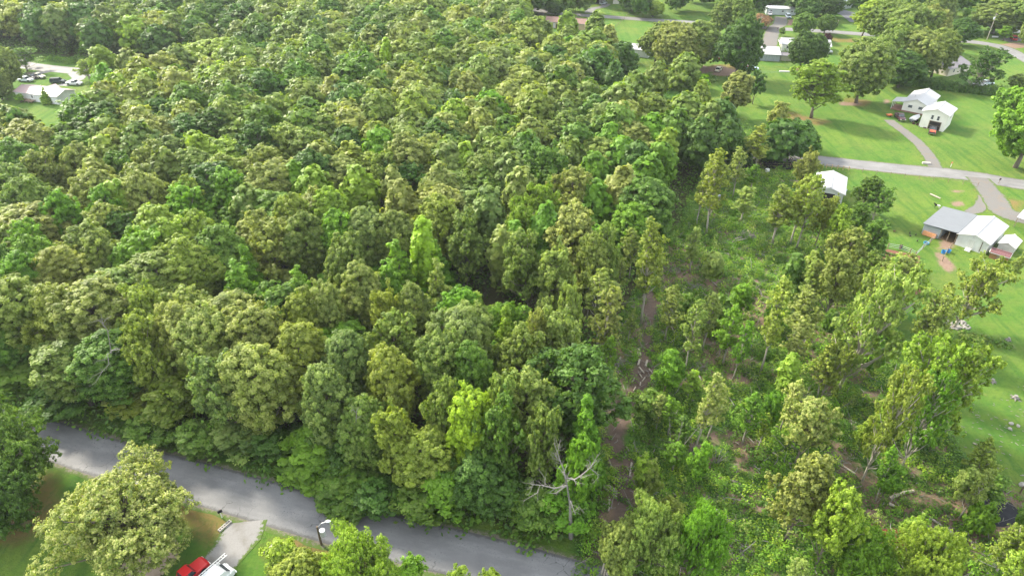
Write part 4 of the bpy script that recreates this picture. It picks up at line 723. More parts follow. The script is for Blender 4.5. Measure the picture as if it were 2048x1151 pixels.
def house(label, cat, x, y, ang, L, W, eave, rise, wall, roof, over=.3, name='house', wins=(), doors=(), skirt=None, z0=0, mono=False, ridge_cap=None, floor=None):
    """gabled building: local x runs along the ridge from the front gable (x = 0), y across"""
    e = empty(name, (x, y, z0), ang, label, cat); w2 = W / 2; mb = MB()
    if mono: pr = [(-w2, 0), (w2, 0), (w2, eave + rise), (-w2, eave)]
    else: pr = [(-w2, 0), (w2, 0), (w2, eave), (0, eave + rise), (-w2, eave)]
    k = len(pr); v = [(0, a, b) for a, b in pr] + [(L, a, b) for a, b in pr]
    mb.add(v, [tuple(range(k))[::-1], tuple(range(k, 2 * k))] + [(i, (i + 1) % k, k + (i + 1) % k, k + i) for i in range(k)]); mb.build("wall", wall, e)
    rb = MB(); th = .09; up = .03
    def slab(ya, za, yb, zb):
        d = Vector((0, yb - ya, zb - za)); nn = Vector((0, -d.z, d.y)).normalized(); nn = nn if nn.z > 0 else -nn
        p = [Vector((-over, ya, za)) + nn * up, Vector((L + over, ya, za)) + nn * up, Vector((L + over, yb, zb)) + nn * up, Vector((-over, yb, zb)) + nn * up]; q = [a + nn * th for a in p]
        rb.add(p + q, [(3, 2, 1, 0), (4, 5, 6, 7), (0, 1, 5, 4), (1, 2, 6, 5), (2, 3, 7, 6), (3, 0, 4, 7)])
    sl = rise / (W if mono else w2)
    if mono: slab(-w2 - over, eave - sl * over, w2 + over, eave + rise + sl * over)
    else: slab(-w2 - over, eave - sl * over, 0, eave + rise); slab(w2 + over, eave - sl * over, 0, eave + rise)
    ro = rb.build("roof", roof, e)
    if not mono:
        cp = MB().box(L / 2, 0, eave + rise + .14, L + over * 2, .34, .05); cp.build("ridge_cap", ridge_cap or roof, ro)
        for xx in (-over - .02, L + over + .02):
            MB().tube([(xx, -(w2 + over), eave - sl * over + .02), (xx, 0, eave + rise + .02), (xx, w2 + over, eave - sl * over + .02)], .06, 4).build("gable_trim", WHITE if wall is not WOODB else wall, e)
    if not mono and wall is not WOODB:
        for s_ in (-1, 1): MB().box(L / 2, s_ * (w2 + over + .05), eave - sl * over + .0, L + over * 2, .1, .1).build("gutter", plain("gutter_grey", (.42, .42, .41), .5), e)
        if L > 9: MB().cyl(L * .35, w2 * .45, eave + rise * .55 + .25, .09, .5, 8).build("vent_pipe", STEEL, ro)
    if skirt: MB().box(L / 2, 0, .22, L + .05, W + .05, .44).build("foundation", skirt, e)
    for a in wins: window(e, a[0], L, W, *a[1:])
    for a in doors:
        d = front_plate(e, a[0], L, W, a[1], a[3] / 2 + .1, a[2], a[3], "door", a[4] if len(a) > 4 else WHITE, .03, .06)
        if a[2] < 1.5: h = front_plate(e, a[0], L, W, a[1] + a[2] * .35, a[3] / 2, .08, .08, "handle", BLACK, .09, .05); h.parent = d
    return e
D = math.radians
# white farmhouse with its porch, and the tall garage
hx0, hy0 = P(1829, 231); g0 = P(1861, 258.5)
fh = house('white farmhouse with a porch and bright metal roof beside the taller garage', 'house', 118.2, 195.6, D(50), 12.6, 6.6, 2.9, 1.35, SIDING, ROOFW, .35, name='farmhouse', skirt=SKIRT,
           wins=[('x-', 1.3, 1.9, 1.15, .8), ('x-', -1.5, 1.9, 1.15, .8), ('y+', 3, 1.8), ('y+', 8, 1.8), ('y-', 6, 1.8)])
pb = MB(); pb.add([(-.4, 3.1, 2.95), (4.6, 3.1, 2.95), (4.6, 6.4, 2.35), (-.4, 6.4, 2.35), (-.4, 3.1, 3.05), (4.6, 3.1, 3.05), (4.6, 6.4, 2.45), (-.4, 6.4, 2.45)], [(3, 2, 1, 0), (4, 5, 6, 7), (0, 1, 5, 4), (1, 2, 6, 5), (2, 3, 7, 6), (3, 0, 4, 7)])
pr_ = pb.build("porch_roof", ROOFW, fh)
for px_ in (0, 2.2, 4.4): MB().box(px_, 6.15, 1.2, .16, .16, 2.4).build("porch_post", WHITE, fh)
MB().box(2.2, 4.75, .2, 4.6, 2.9, .4).build("porch_floor", SKIRT, fh); front_plate(fh, 'y+', 12.6, 6.6, 2.0, 1.2, .95, 2.0, "door", plain("brown_door", (.16, .09, .06)), .03)
st = MB().cyl(8.5, -1.8, 4.6, .04, 1.6, 6).build("antenna", STEEL, fh)
ga = house('tall white two-storey garage with an open bay door', 'garage', g0[0], g0[1], D(49), 7.6, 6.3, 4.7, 1.1, SIDING, ROOFW, .4, name='garage', wins=[('x-', .55, 3.35, .62, 1.15), ('x-', -.95, 3.35, .62, 1.15), ('y-', 4, 3.3)])
front_plate(ga, 'x-', 7.6, 6.3, -.6, 1.2, 2.9, 2.3, "door", PAINTED_DARK, .02, .05); front_plate(ga, 'x-', 7.6, 6.3, -.6, 1.2, 2.9, 2.3, "door_frame", WOODB, .05, .08, framed=.16)  # wall stays closed: dark plate paints the unlit inside of the bay
# barn group
barn = house('white metal barn with a ridge roof and rounded corner patches', 'barn', 91.5, 117.5, D(43), 10.6, 5.6, 2.5, .95, SIDEM, ROOFW, .25, name='barn', wins=[('x-', .1, 2.75, .3, .25)])
front_plate(barn, 'x-', 10.6, 5.6, -1.65, 1.35, .12, 2.2, "drain_pipe", plain("rusty_pipe", (.07, .05, .04)), .1, .1); front_plate(barn, 'x-', 10.6, 5.6, .15, 1.15, 1.1, 2.0, "door", ribbed("dull_white_door", (.5, .5, .47), 1, .3), .03)
for k in range(3): MB().box(-.5 - .32 * k, .15, .42 - .15 * k, .30, 1.0, .06).build("step", WHITE, barn)
lt = empty('open_shed', (91.5, 117.5, 0), D(43), 'grey lean-to shed with an open dark bay joined to the white barn', 'shed'); y0_, y1_ = 2.86, 9.2
rb = MB(); rb.add([(-.3, y0_ - .05, 2.60), (10.9, y0_ - .05, 2.60), (10.9, y1_ + .3, 2.18), (-.3, y1_ + .3, 2.18), (-.3, y0_ - .05, 2.70), (10.9, y0_ - .05, 2.70), (10.9, y1_ + .3, 2.28), (-.3, y1_ + .3, 2.28)], [(3, 2, 1, 0), (4, 5, 6, 7), (0, 1, 5, 4), (1, 2, 6, 5), (2, 3, 7, 6), (3, 0, 4, 7)]); rb.build("roof", ROOFG, lt)
wl = MB(); wl.box(.04, 7.55, 1.05, .08, 3.3, 2.1).box(5.2, y1_, 1.05, 10.3, .08, 2.1).box(10.4, 6, 1.05, .08, 6.3, 2.1).box(3.2, 5.85, 1.05, 6.3, .08, 2.1); wl.build("wall", SIDEG, lt)
for yy_ in (5.85, 4.4, 3.0): MB().box(.1, yy_, 1.15, .14, .14, 2.3).build("post", WOODB, lt)
MB().box(3, 4.35, .03, 6, 2.8, .05).build("straw_floor", plain("old_straw", (.17, .11, .055), .95, .4, 6, bumpy=.6), lt)
bale = tag(MB().box(-.35, 7.6, .45, .7, 2.5, .85, ry=.25).build("plywood_sheet", plain("orange_plywood", (.42, .20, .085), .8, .3, 2), None, (91.5, 117.5, 0), D(43)), 'orange-brown board sheet leaning on the grey shed wall', 'board')
sh = P(1800 + 1780 / 8.22, 380 + 865 / 8.22, 2.5)
house('small cream gabled shed beside the white barn', 'shed', sh[0], sh[1], D(44), 4.1, 2.7, 1.9, .65, ribbed("cream_siding", (.50, .49, .44), 2, .2), plain("cream_roof", (.56, .55, .48), .7), .2, name='garden_shed', doors=[('x-', 0, 1.2, 1.6, plain("cream_door", (.44, .43, .38)))])
rs_ = P(1996, 518)
house('little wooden hutch with a maroon metal roof', 'hutch', rs_[0] - .9, rs_[1] + 1.3, D(-43), 3.1, 2.0, 1.35, .35, plain("orange_wood", (.21, .115, .045), .8, .25, 4), ROOFR, .18, name='hutch', doors=[('y-', 1.6, .8, 1.0, WOODB)])
cp = P(2048, 462); ce = empty('carport', (cp[0] + .6, cp[1] + .5, 0), D(44), 'white flat carport roof on a thin post beside the gravel yard', 'carport')
MB().box(2, 0, 2.2, 5, 4.6, .1, rx=.06).build("roof", ROOFW, ce)
for a, b in ((-.3, -2.1), (-.3, 2.1), (4.3, -2.1), (4.3, 2.1)): MB().box(a, b, 1.08, .12, .12, 2.16).build("post", WOODB, ce)
# white barn hidden in the trees
f2 = P(1661, 376, 3.6); ang2 = math.atan2(P(1667.7, 335.7, 3.9)[1] - f2[1], P(1667.7, 335.7, 3.9)[0] - f2[0])
b2 = house('white metal barn half hidden by trees beside the mid road', 'barn', f2[0], f2[1], ang2, 9.5, 6.0, 2.7, 1.0, SIDEM, ROOFW, .3, name='barn', doors=[('x-', 0, 2.6, 2.2, PAINTED_DARK)])
aw = empty('metal_awning', (*P(1668, 395), 0), D(-35), 'low bluish metal awning in front of the tree-hidden barn', 'awning'); MB().box(0, 0, 1.9, 4.2, 2.3, .08, rx=.25).build("roof", ribbed("blue_grey_metal", (.36, .42, .46), 0, .3), aw)
for a, b in ((-1.9, -.9), (1.9, -.9), (-1.9, .9), (1.9, .9)): MB().box(a, b, .9, .1, .1, 1.8 + .2 * b).build("post", WOODB, aw)
# upper yards
us = P(1519.5, 121.5); house('grey-sided shed with a plain white roof by the gravel drive', 'shed', us[0], us[1] + 3.4, D(-10), 7.4, 6.6, 2.3, 1.0, SIDEG, ROOFW, .25, name='shed', mono=True, doors=[('y-', 3.7, 2.0, 1.9, SIDEG)])
us = P(1562, 122); house('tiny cream shed with a dark grey roof beside the twin dark trees', 'shed', us[0], us[1] + 1.8, D(-8), 3.8, 3.2, 1.9, .6, plain("cream_paint", (.46, .44, .34)), SHINGG, .2, name='shed', wins=[('y-', 2.9, 1.2, .5, .5)])
us = P(1568, 103); house('white-roofed house screened by the twin dark trees', 'house', us[0], us[1] + 4.5, D(-12), 17, 8, 2.6, 1.2, SIDING, ROOFW, .4, name='house', wins=[('y-', 2, 1.5), ('y-', 6, 1.5), ('y-', 11, 1.5)])
us = P(1534, 30); house('long pale mobile home at the end of the gravel drive', 'mobile home', us[0], us[1] + 3, D(-7), 13.5, 5.0, 2.7, .5, PALEW, ribbed("pale_grey_roof", (.46, .48, .50), 1, .5), .2, name='mobile_home', wins=[('y-', 2, 1.6, .9, .7), ('y-', 7, 1.6, .9, .7), ('y-', 11, 1.6, .9, .7)], doors=[('y-', 9, .9, 1.9)])
us = P(1672, 22); house('small pale blue house with a porch beside the dark paved yard', 'house', us[0], us[1] + 4, D(30), 9, 6, 2.7, 1.6, PALEW, ribbed("blue_grey_roof", (.40, .45, .50), 0, .5), .3, name='house', wins=[('y-', 3, 1.5), ('y-', 6, 1.5)], doors=[('x-', 0, .9, 1.9, TANW)])
us = P(1700, 12); house('pale blue house with a tan end beyond the dark paved yard', 'house', us[0], us[1] + 3, D(10), 10, 6, 2.7, 1.5, PALEW, ribbed("blue_grey_roof", (.40, .45, .50), 0, .5), .3, name='house', wins=[('y-', 3, 1.5)], doors=[('y-', 6, .9, 1.9, TANW)])
us = P(1093.5, 55); house('tan house with a long brown shingled roof beyond the wood', 'house', us[0], us[1] + 3.2, D(-17), 17, 6.4, 2.5, 1.2, TANW, SHING, .4, name='house', wins=[('y-', 2.0, 1.5, 1, .9), ('y-', 9, 1.5), ('y-', 13, 1.5)], doors=[('y-', 4.2, .9, 1.9), ('y-', 5.3, .6, 1.5, PAINTED_DARK)])
for qx in (4, 12): pass
us = P(1222, 108); bw = house('white-roofed building glimpsed between yard oaks', 'building', us[0] - 1, us[1] + 5, D(-26), 17, 7, 2.6, .9, SIDEM, ROOFW, .3, name='building', doors=[('y-', 9, 2.4, 2.1, PAINTED_DARK), ('y-', 5, 1.8, 1.8, plain("red_panel", (.32, .06, .04)))])
us = P(1228, 9); house('small white house at the head of the curved drive', 'house', us[0], us[1] + 4, D(-8), 9, 6, 2.7, 1.2, SIDING, SHINGG, .3, name='house', wins=[('y-', 3, 1.5), ('y-', 6, 1.5)])
us = P(1178, 8); house('low grey shed at the head of the curved drive', 'shed', us[0], us[1] + 3, D(-8), 8, 5, 2.2, .8, plain("grey_board", (.25, .25, .27)), SHINGG, .3, name='shed', doors=[('y-', 4, 2.2, 1.9, PAINTED_DARK)])
us = P(1878, 153); gh = house('cream house under a grey shingle roof behind the hedge', 'house', us[0] + .5, us[1] + 3.5, D(30), 12, 8.5, 2.6, 1.5, plain("cream_wall", (.48, .45, .36)), SHINGG, .4, name='house', wins=[('x-', 0, 1.5), ('y-', 3, 1.5), ('y-', 7, 1.5)])
MB().box(6, -2.2, 3.75, .5, .5, .25).build("roof_vent", WHITE, gh); MB().box(3.5, -1.6, 4.0, .5, .5, .25).build("roof_vent", WHITE, gh)
us = P(2026, 66); house('white trailer home with a maroon porch roof by the tall pole', 'trailer', us[0], us[1] + 2, D(12), 9, 4.2, 2.5, .6, SIDING, ROOFW, .2, name='trailer_home', wins=[('y-', 2.5, 1.5), ('y-', 6, 1.5)])
tl = P(41, 200); tm = house('white mobile home with a pinkish metal roof and a small cross gable', 'mobile home', -152.5, 211.5, D(-17.5), 16.5, 6.6, 2.5, 1.0, SIDEM, ROOFP, .3, name='mobile_home', wins=[('y-', 2.2, 1.5, .8, .9), ('y-', 6.6, 1.5, .7, .8), ('y-', 12, 1.5, .8, .8)], doors=[('y-', 3.7, .9, 1.9)])
cg = MB(); cg.add([(8.2, 0, 3.52), (10.7, 3.9, 2.5), (5.9, 3.9, 2.5), (8.3, 4.6, 3.35), (8.2, .2, 3.42), (10.7, 3.9, 2.4), (5.9, 3.9, 2.4), (8.3, 4.6, 3.25)], [(0, 1, 3), (0, 3, 2), (4, 7, 5), (4, 6, 7), (1, 5, 7, 3), (2, 3, 7, 6)]); cg.build("cross_gable", ROOFP, tm)
dk = empty('wooden_deck', (*P(58, 204), 0), D(-17), 'dark wooden deck and ramp before the pink-roofed mobile home', 'deck'); MB().box(0, 0, .5, 4.2, 1.6, .12).build("deck_floor", WOODB, dk)
for a in (-2, -.7, .7, 2): MB().box(a, -.75, .7, .09, .09, 1.4).build("post", WOODB, dk)
MB().box(0, -.75, 1.35, 4.2, .07, .08).build("rail", WOODB, dk)

# ------------------------------------------------------------------ vehicles
HEADL = plain("headlight_glass", (.6, .6, .58), .15, spec=.8); TAILL = plain("tail_light", (.30, .01, .01), .3); CHROME = plain("chrome", (.55, .55, .56), .2, metal=.9); CARGL = plain("car_glass", (.02, .03, .035), .08, .1, spec=.9)
def vehicle(kind, px, py, ang, color, label, cat, L=None, W=1.75, bed=None, rot_world=True):
    L = L or {'pickup': 5.2, 'sedan': 4.5, 'suv': 4.6, 'van': 5.4}[kind]; x, y = P(px, py); e = empty({'pickup': 'pickup_truck', 'sedan': 'parked_car', 'suv': 'parked_car', 'van': 'van'}[kind], (x, y, 0), ang, label, cat)
    pm = plain("paint_%d_%d_%d" % tuple(int(c * 100) for c in color), color, .28, .05, 1, .6); h2 = W / 2
    st_ = {'pickup': [(0, .42, .80, .86), (.06, .38, .98, .97), (.30, .36, 1.02, 1), (.38, .36, 1.02, 1), (.62, .36, 1.00, 1), (.96, .38, .98, .98), (1, .46, .9, .95)],
           'sedan': [(0, .40, .62, .80), (.05, .32, .76, .94), (.28, .30, .90, 1), (.75, .30, .93, 1), (.95, .32, .88, .94), (1, .42, .78, .82)],
           'suv': [(0, .42, .72, .84), (.05, .36, .92, .95), (.26, .34, 1.02, 1), (.80, .34, 1.05, 1), (.97, .36, 1.05, .97), (1, .42, .95, .92)],
           'van': [(0, .45, .80, .84), (.04, .38, 1.05, .95), (.16, .36, 1.2, 1), (.9, .36, 1.25, 1), (1, .4, 1.2, .98)]}[kind]
    mb = MB(); V = []; F = []
    for (t, zb_, zt_, wf) in st_:
        X = L / 2 - t * L; V += [(X, -h2 * wf, zb_), (X, -h2 * wf, zt_ - .12), (X, -h2 * wf * .90, zt_), (X, h2 * wf * .90, zt_), (X, h2 * wf, zt_ - .12), (X, h2 * wf, zb_)]
    for i in range(len(st_) - 1):
        for k in range(6): a = i * 6 + k; b = i * 6 + (k + 1) % 6; F.append((a, b, b + 6, a + 6))
    F += [tuple(range(6))[::-1], tuple(range((len(st_) - 1) * 6, len(st_) * 6))]; mb.add(V, F); body = mb.build("body", pm, e, smooth=False, bevel=.03)
    cb = {'pickup': (.32, .40, .60, .63, 1.0, 1.62), 'sedan': (.26, .40, .72, .86, .88, 1.38), 'suv': (.24, .36, .93, .98, 1.0, 1.68), 'van': (.10, .24, .96, .99, 1.15, 2.0)}[kind]; a0, a1, a2, a3, zl, zt = cb
    X0, X1, X2, X3 = (L / 2 - a * L for a in (a0, a1, a2, a3)); hb, ht = h2 * .93, h2 * .76 if kind != 'van' else h2 * .88
    gl = MB(); gl.add([(X0, -hb, zl), (X0, hb, zl), (X3, hb, zl), (X3, -hb, zl), (X1, -ht, zt), (X1, ht, zt), (X2, ht, zt), (X2, -ht, zt)], [(3, 2, 1, 0), (4, 5, 6, 7), (0, 1, 5, 4), (1, 2, 6, 5), (2, 3, 7, 6), (3, 0, 4, 7)])
    gl.build("cab_glass", CARGL if kind != 'van' else pm, e)
    rf = MB(); rf.box((X1 + X2) / 2, 0, zt + .02, X1 - X2 + .06, ht * 2 + .05, .05)
    for s_ in (-1, 1):
        rf.tube([(X0, s_ * hb, zl), (X1, s_ * ht, zt)], .045, 4).tube([(X3, s_ * hb, zl), (X2, s_ * ht, zt)], .05, 4); xm = (X1 + X2) / 2; rf.tube([(xm - .1, s_ * (hb + .01), zl), (xm - .1, s_ * (ht + .01), zt)], .045, 4)
    rf.build("cab_roof", pm, e, bevel=.015)
    if kind == 'van':
        w_ = MB(); w_.add([(X0 + .02, -hb * .9, zl + .1), (X0 + .02, hb * .9, zl + .1), (X1 + .03, ht * .9, zt - .12), (X1 + .03, -ht * .9, zt - .12)], [(0, 1, 2, 3)]); w_.build("windscreen", CARGL, e)
    for sx in (.30, -.31):
        for s_ in (-1, 1):
            wh = MB().cyl(sx * L, s_ * (h2 - .08), .34, .34, .22, 16, 'y').build("wheel", BLACK, e); MB().cyl(sx * L, s_ * (h2 + .035), .34, .19, .03, 12, 'y').build("hubcap", CHROME, wh)
            MB().cyl(sx * L, s_ * (h2 - .02), .40, .42, .06, 16, 'y').build("wheel_arch", BLACK, e)
    for s_ in (-1, 1):
        MB().box(L / 2 - .03, s_ * h2 * .66, .72, .08, .32, .17).build("headlight", HEADL, e); MB().box(-L / 2 + .02, s_ * h2 * .80, .80, .07, .16, .26).build("tail_light", TAILL, e); MB().box(X0 - .15, s_ * (h2 + .08), zl + .08, .12, .16, .13).build("mirror", pm, e)
    MB().box(L / 2 + .02, 0, .48, .14, W * .92, .18).build("bumper", CHROME if kind == 'pickup' else pm, e); MB().box(-L / 2 - .02, 0, .5, .14, W * .92, .18).build("bumper", CHROME if kind == 'pickup' else pm, e)
    MB().box(L / 2 + .0, 0, .70, .05, W * .45, .18).build("grille", BLACK, e)
    if kind == 'pickup':
        bl = X3 + L / 2 - .1; b_ = MB().box(-L / 2 + bl / 2 + .05, 0, 1.015, bl - .12, W * .80, .03).build("bed", plain("bed_%d" % int(bed[0] * 100), bed, .7) if bed else BLACK, e)
    return e
vehicle('pickup', 377, 1158, D(56), (.42, .012, .016), 'bright red pickup parked beside the white van', 'pickup truck', bed=(.30, .02, .02), W=1.7, L=4.9)
vn = vehicle('van', 427, 1174, D(56), (.62, .64, .64), 'white van with a ladder on its roof beside the red pickup', 'van', W=1.85, L=5.0)
ld = empty('ladder', (*P(427, 1174), 2.1), D(56), 'white ladder lying on the van roof', 'ladder')
MB().box(.5, .55, .06, 4.6, .06, .09).build("rail", WHITE, ld); MB().box(.5, .92, .06, 4.6, .06, .09).build("rail", WHITE, ld)
rg = MB()
for k in range(13): rg.box(-1.6 + k * .35, .735, .06, .04, .32, .04)
rg.build("rungs", WHITE, ld)
vehicle('pickup', 1799, 238, D(-98), (.05, .012, .016), 'dark maroon pickup with blue-black glass before the farmhouse porch', 'pickup truck', bed=(.06, .02, .03))
vehicle('pickup', 1864, 265, D(60), (.02, .022, .03), 'black pickup with a red load backed up to the garage door', 'pickup truck', bed=(.42, .07, .03))
vehicle('pickup', 53, 163, D(170), (.50, .55, .56), 'white and blue-glassed pickup beside the curved drive', 'pickup truck', bed=(.4, .42, .42))
vehicle('suv', 64, 157, D(-25), (.05, .035, .03), 'rusty dark jeep between two pale pickups', 'car')
vehicle('pickup', 78, 156, D(-20), (.50, .46, .36), 'beige pickup next to the rusty dark jeep', 'pickup truck', bed=(.35, .32, .25))
vehicle('suv', 117, 166, D(5), (.015, .03, .035), 'dark green suv parked behind the pink roof', 'car')
vehicle('pickup', 150, 170, D(-5), (.60, .60, .60), 'plain white pickup on the grass by the drive', 'pickup truck', bed=(.5, .5, .5))
vehicle('sedan', 1437, 142, D(60), (.55, .52, .40), 'cream car alone on the grass', 'car')
vehicle('pickup', 1450, 121, D(-15), (.18, .02, .03), 'maroon pickup piled with black bags', 'pickup truck', bed=(.02, .02, .02))
vehicle('pickup', 1501, 140, D(-20), (.38, .50, .58), 'pale blue pickup beside the dark pine-like tree', 'pickup truck', bed=(.3, .38, .42)); vehicle('suv', 1493, 131, D(-15), (.03, .03, .035), 'black car behind the pale blue pickup', 'car'); vehicle('sedan', 1484, 135, D(15), (.5, .48, .44), 'white junked car next to the pale blue pickup', 'car')
vehicle('sedan', 1562, 86, D(80), (.6, .6, .6), 'white car beside the white-roofed house', 'car'); vehicle('sedan', 1539, 30, D(80), (.6, .6, .62), 'white car in front of the long mobile home', 'car'); vehicle('suv', 1576, 36, D(-95), (.25, .30, .36), 'dark blue suv by the end of the long mobile home', 'car')
vehicle('sedan', 1206, 9, D(50), (.42, .48, .50), 'silver car on the curved drive', 'car'); vehicle('suv', 2026, 80, D(70), (.32, .02, .02), 'red car in the gravel yard by the trailer', 'car'); vehicle('sedan', 1972, 169, D(5), (.5, .6, .62), 'pale blue car under the leaning dark tree', 'car'); vehicle('sedan', 1958, 172, D(10), (.6, .6, .6), 'white car half hidden behind the hedge', 'car')
# boat
bx_, by_ = P(1829, 241); bo = empty('covered_boat', (bx_, by_, .35), D(42), 'boat under a pale grey cover on its trailer between house and garage', 'boat')
mb = MB(); ST = [(-2.4, .85, .05, .75), (-1, .95, 0, .85), (.6, .9, 0, .95), (1.7, .6, .15, .9), (2.5, .08, .45, .8)]; V = []; F = []
for X, hw, zb_, zt_ in ST: V += [(X, -hw * .5, zb_), (X, -hw, zt_ * .75), (X, hw, zt_ * .75), (X, hw * .5, zb_)]
for i in range(4):
    for k in range(4): a = i * 4 + k; b = i * 4 + (k + 1) % 4; F.append((a, b, b + 4, a + 4))
F += [(3, 2, 1, 0), (16, 17, 18, 19)]; mb.add(V, F).build("hull", plain("boat_hull", (.10, .11, .12), .4), bo)
mb = MB(); V = []; F = []
for X, hw, zb_, zt_ in ST: V += [(X, -hw * 1.03, zt_ * .74), (X, -hw * .5, zt_ * 1.05), (X, 0, zt_ * 1.25), (X, hw * .5, zt_ * 1.05), (X, hw * 1.03, zt_ * .74)]
for i in range(4):
    for k in range(4): a = i * 5 + k; F.append((a, a + 1, a + 6, a + 5))
F += [(4, 3, 2, 1, 0), (20, 21, 22, 23, 24)]; mb.add(V, F).build("cover", plain("pale_tarp", (.48, .49, .50), .7, .1), bo)
tr_ = MB().box(.3, 0, -.1, 5.6, .12, .1).box(-.5, 0, -.1, .1, 1.7, .1); tr_.build("trailer_frame", STEEL, bo)
for s_ in (-1, 1): MB().cyl(-.5, s_ * .9, -.05, .3, .18, 12, 'y').build("wheel", BLACK, bo)

# ------------------------------------------------------------------ poles, wires, posts, mailboxes
POLEW = plain("pole_wood", (.30, .27, .22), .85, .25, 3); POLED = plain("dark_pole_wood", (.12, .09, .06), .85, .25, 3)
def pole(px, py, topy, label, mat=POLEW, r=.15, arm=True, can=True, lamp=False, lean=0):
    x, y = P(px, py); h = zat(y, topy); e = empty('utility_pole', (x, y, 0), 0, label, 'utility pole', 'utility poles'); e.rotation_euler = (0, lean, 0)
    MB().cyl(0, 0, h / 2, r, h, 10, r2=r * .7).build("post", mat, e)
    if arm: MB().box(0, 0, h - .5, 2.0, .1, .12, rz=.5).build("cross_arm", mat, e)
    if arm:
        for q in (-.9, 0, .9): MB().cyl(q * math.cos(.5), q * math.sin(.5), h - .3, .05, .25, 6).build("insulator", CONC, e)
    if can: MB().cyl(-.35, -.1, h - 1.7, .28, .85, 12).build("transformer", plain("light_grey_enamel", (.5, .52, .55), .4), e)
    if lamp:
        MB().tube([(0, 0, h - .2), (.5, .2, h + .3), (1.1, .35, h + .45)], .045, 6).build("lamp_arm", STEEL, e); MB().sphere(1.25, .4, h + .4, .34, .2, .14).build("lamp_head", plain("lamp_shell", (.6, .62, .64), .4), e)
    return x, y, h
p1 = pole(643, 1088, 1052, 'dark utility pole with a street lamp and transformer beside the near road', POLED, .15, False, False, True)
e_ = [o for o in bpy.data.objects if o.name.startswith('utility_pole')][-1]; MB().cyl(.42, .1, p1[2] - 1.3, .34, .95, 12).build("transformer", plain("light_grey_enamel", (.5, .52, .55), .4), e_)
p2 = pole(1973.8, 79.5, 27.5, 'tall pale utility pole by the bend of the lane'); p3 = pole(1817, 147, 117, 'pale utility pole standing in the oaks above the hedge', can=False); p4 = pole(1516.5, 70, 33, 'pale utility pole by the pink-flowering tree', can=False)
def wire(a, b, label, sag=1.2, n_=10, off=((-.8, 0), (0, .1), (.8, 0))):
    e = empty('power_line', (0, 0, 0), 0, label, 'power line', 'power lines')
    for o in off:
        pts = [(a[0] + (b[0] - a[0]) * t + o[0], a[1] + (b[1] - a[1]) * t + o[0] * .5, a[2] + (b[2] - a[2]) * t - 4 * sag * t * (1 - t) + o[1] - .3) for t in [i / n_ for i in range(n_ + 1)]]
        MB().tube(pts, .022, 4).build("wire", BLACK, e)
wire(p2, (*P(2120, 70), 9), 'dark wires running from the tall pale pole towards the trailer'); wire(p3, p2, 'dark wires between the two poles above the hedge', 1.5)
wl1 = (*P(-60, 96), 8.0); wl2 = (*P(430, 140), 8.0); wire(wl1, wl2, 'thin pale wires strung before the dark trees beyond the mobile home', 1.6)
def mailbox(px, py, label, postm=WHITE, boxm=BLACK, ang=0.6):
    x, y = P(px, py); e = empty('mailbox', (x, y, 0), ang, label, 'mailbox', 'mailboxes on posts'); MB().box(0, 0, .5, .1, .1, 1.0).build("post", postm, e)
    b = MB(); b.box(0, 0, 1.1, .55, .24, .2).cyl(0, 0, 1.2, .12, .55, 10, 'x'); b.build("box", boxm, e); MB().box(.1, .14, 1.3, .03, .02, .2).build("flag", TAILL, e)
mailbox(444, 1034, 'black mailbox on a white post at the gravel drive mouth'); mailbox(1997, 367, 'dark mailbox on a post beside the barn drive', WOODB); mailbox(1901, 334, 'orange-topped mailbox beside the farmhouse drive', WHITE, plain("orange_box", (.40, .16, .06))); mailbox(60, 139, 'dark mailbox under the leaning green tree', WOODB)
mailbox(1528, 59, 'small black mailbox by the flowering tree', WOODB); mailbox(1555, 62, 'small black mailbox on the far side of the gravel drive', WOODB)
def posts(pts, label, mat=WOODB, h=1.2, r=.08, rails=0, group=None, each='fence_post'):
    if rails:
        e = empty('wire_fence', (*pts[0], 0), 0, label, 'fence'); x0, y0 = pts[0]
        for x, y in pts: MB().cyl(x - x0, y - y0, h / 2, r, h, 7).build("post", mat, e)
        for k in range(rails): MB().tube([(x - x0, y - y0, h * (k + 1) / (rails + .4)) for x, y in pts], .03 if mat is not STEEL else .015, 4).build("rail", mat if rails < 3 else STEEL, e)
    return
def along(a, b, k): return [(a[0] + (b[0] - a[0]) * i / (k - 1), a[1] + (b[1] - a[1]) * i / (k - 1)) for i in range(k)]
posts(along(P(1232, 55), P(1256, 32), 7), 'thin wire fence crossing the far field', WOODB, 1.3, .07, 2)
posts(along(P(1652, 336), P(1697, 341), 5), 'low wooden fence beside the road behind the white barn', plain("new_wood", (.40, .27, .13)), 1.1, .08, 2)
posts(along(P(1697, 341), P(1955, 372), 10), 'thin wire fence along the barn side of the mid road', WOODB, 1.0, .05, 1)
posts([P(1775, 496), P(1799, 500), P(1819, 507), P(1830, 513), P(1845, 498), P(1860, 485), P(1875, 474)], 'wire fence from the garden gate to the grey shed', WOODB, 1.2, .09, 3)
posts([P(1884, 522), P(1893, 505), P(1900, 496)], 'short fence by the blue tubs', WOODB, 1.2, .09, 2)
posts([P(1951, 946), P(1974, 958), P(2005, 970), P(2040, 985)], 'leaning post fence above the black ash patch', POLED, 1.3, .11, 2)
posts([P(1520, 148), P(1600, 150), P(1680, 155)], 'thin wire fence along the bare line in the lawn', STEEL, 1.1, .05, 2)
posts([P(1425, 334), P(1470, 333), P(1520, 335), P(1580, 336)], 'grey post fence before the tyre heap', WOODB, 1.3, .08, 2)
board = lambda n, px, py, ang, lx, ly, lz, mat, lab, cat, z=None: tag(MB().box(0, 0, 0, lx, ly, lz).build(n, mat, None, (*P(px, py), z if z is not None else lz / 2), ang, bevel=.02), lab, cat)
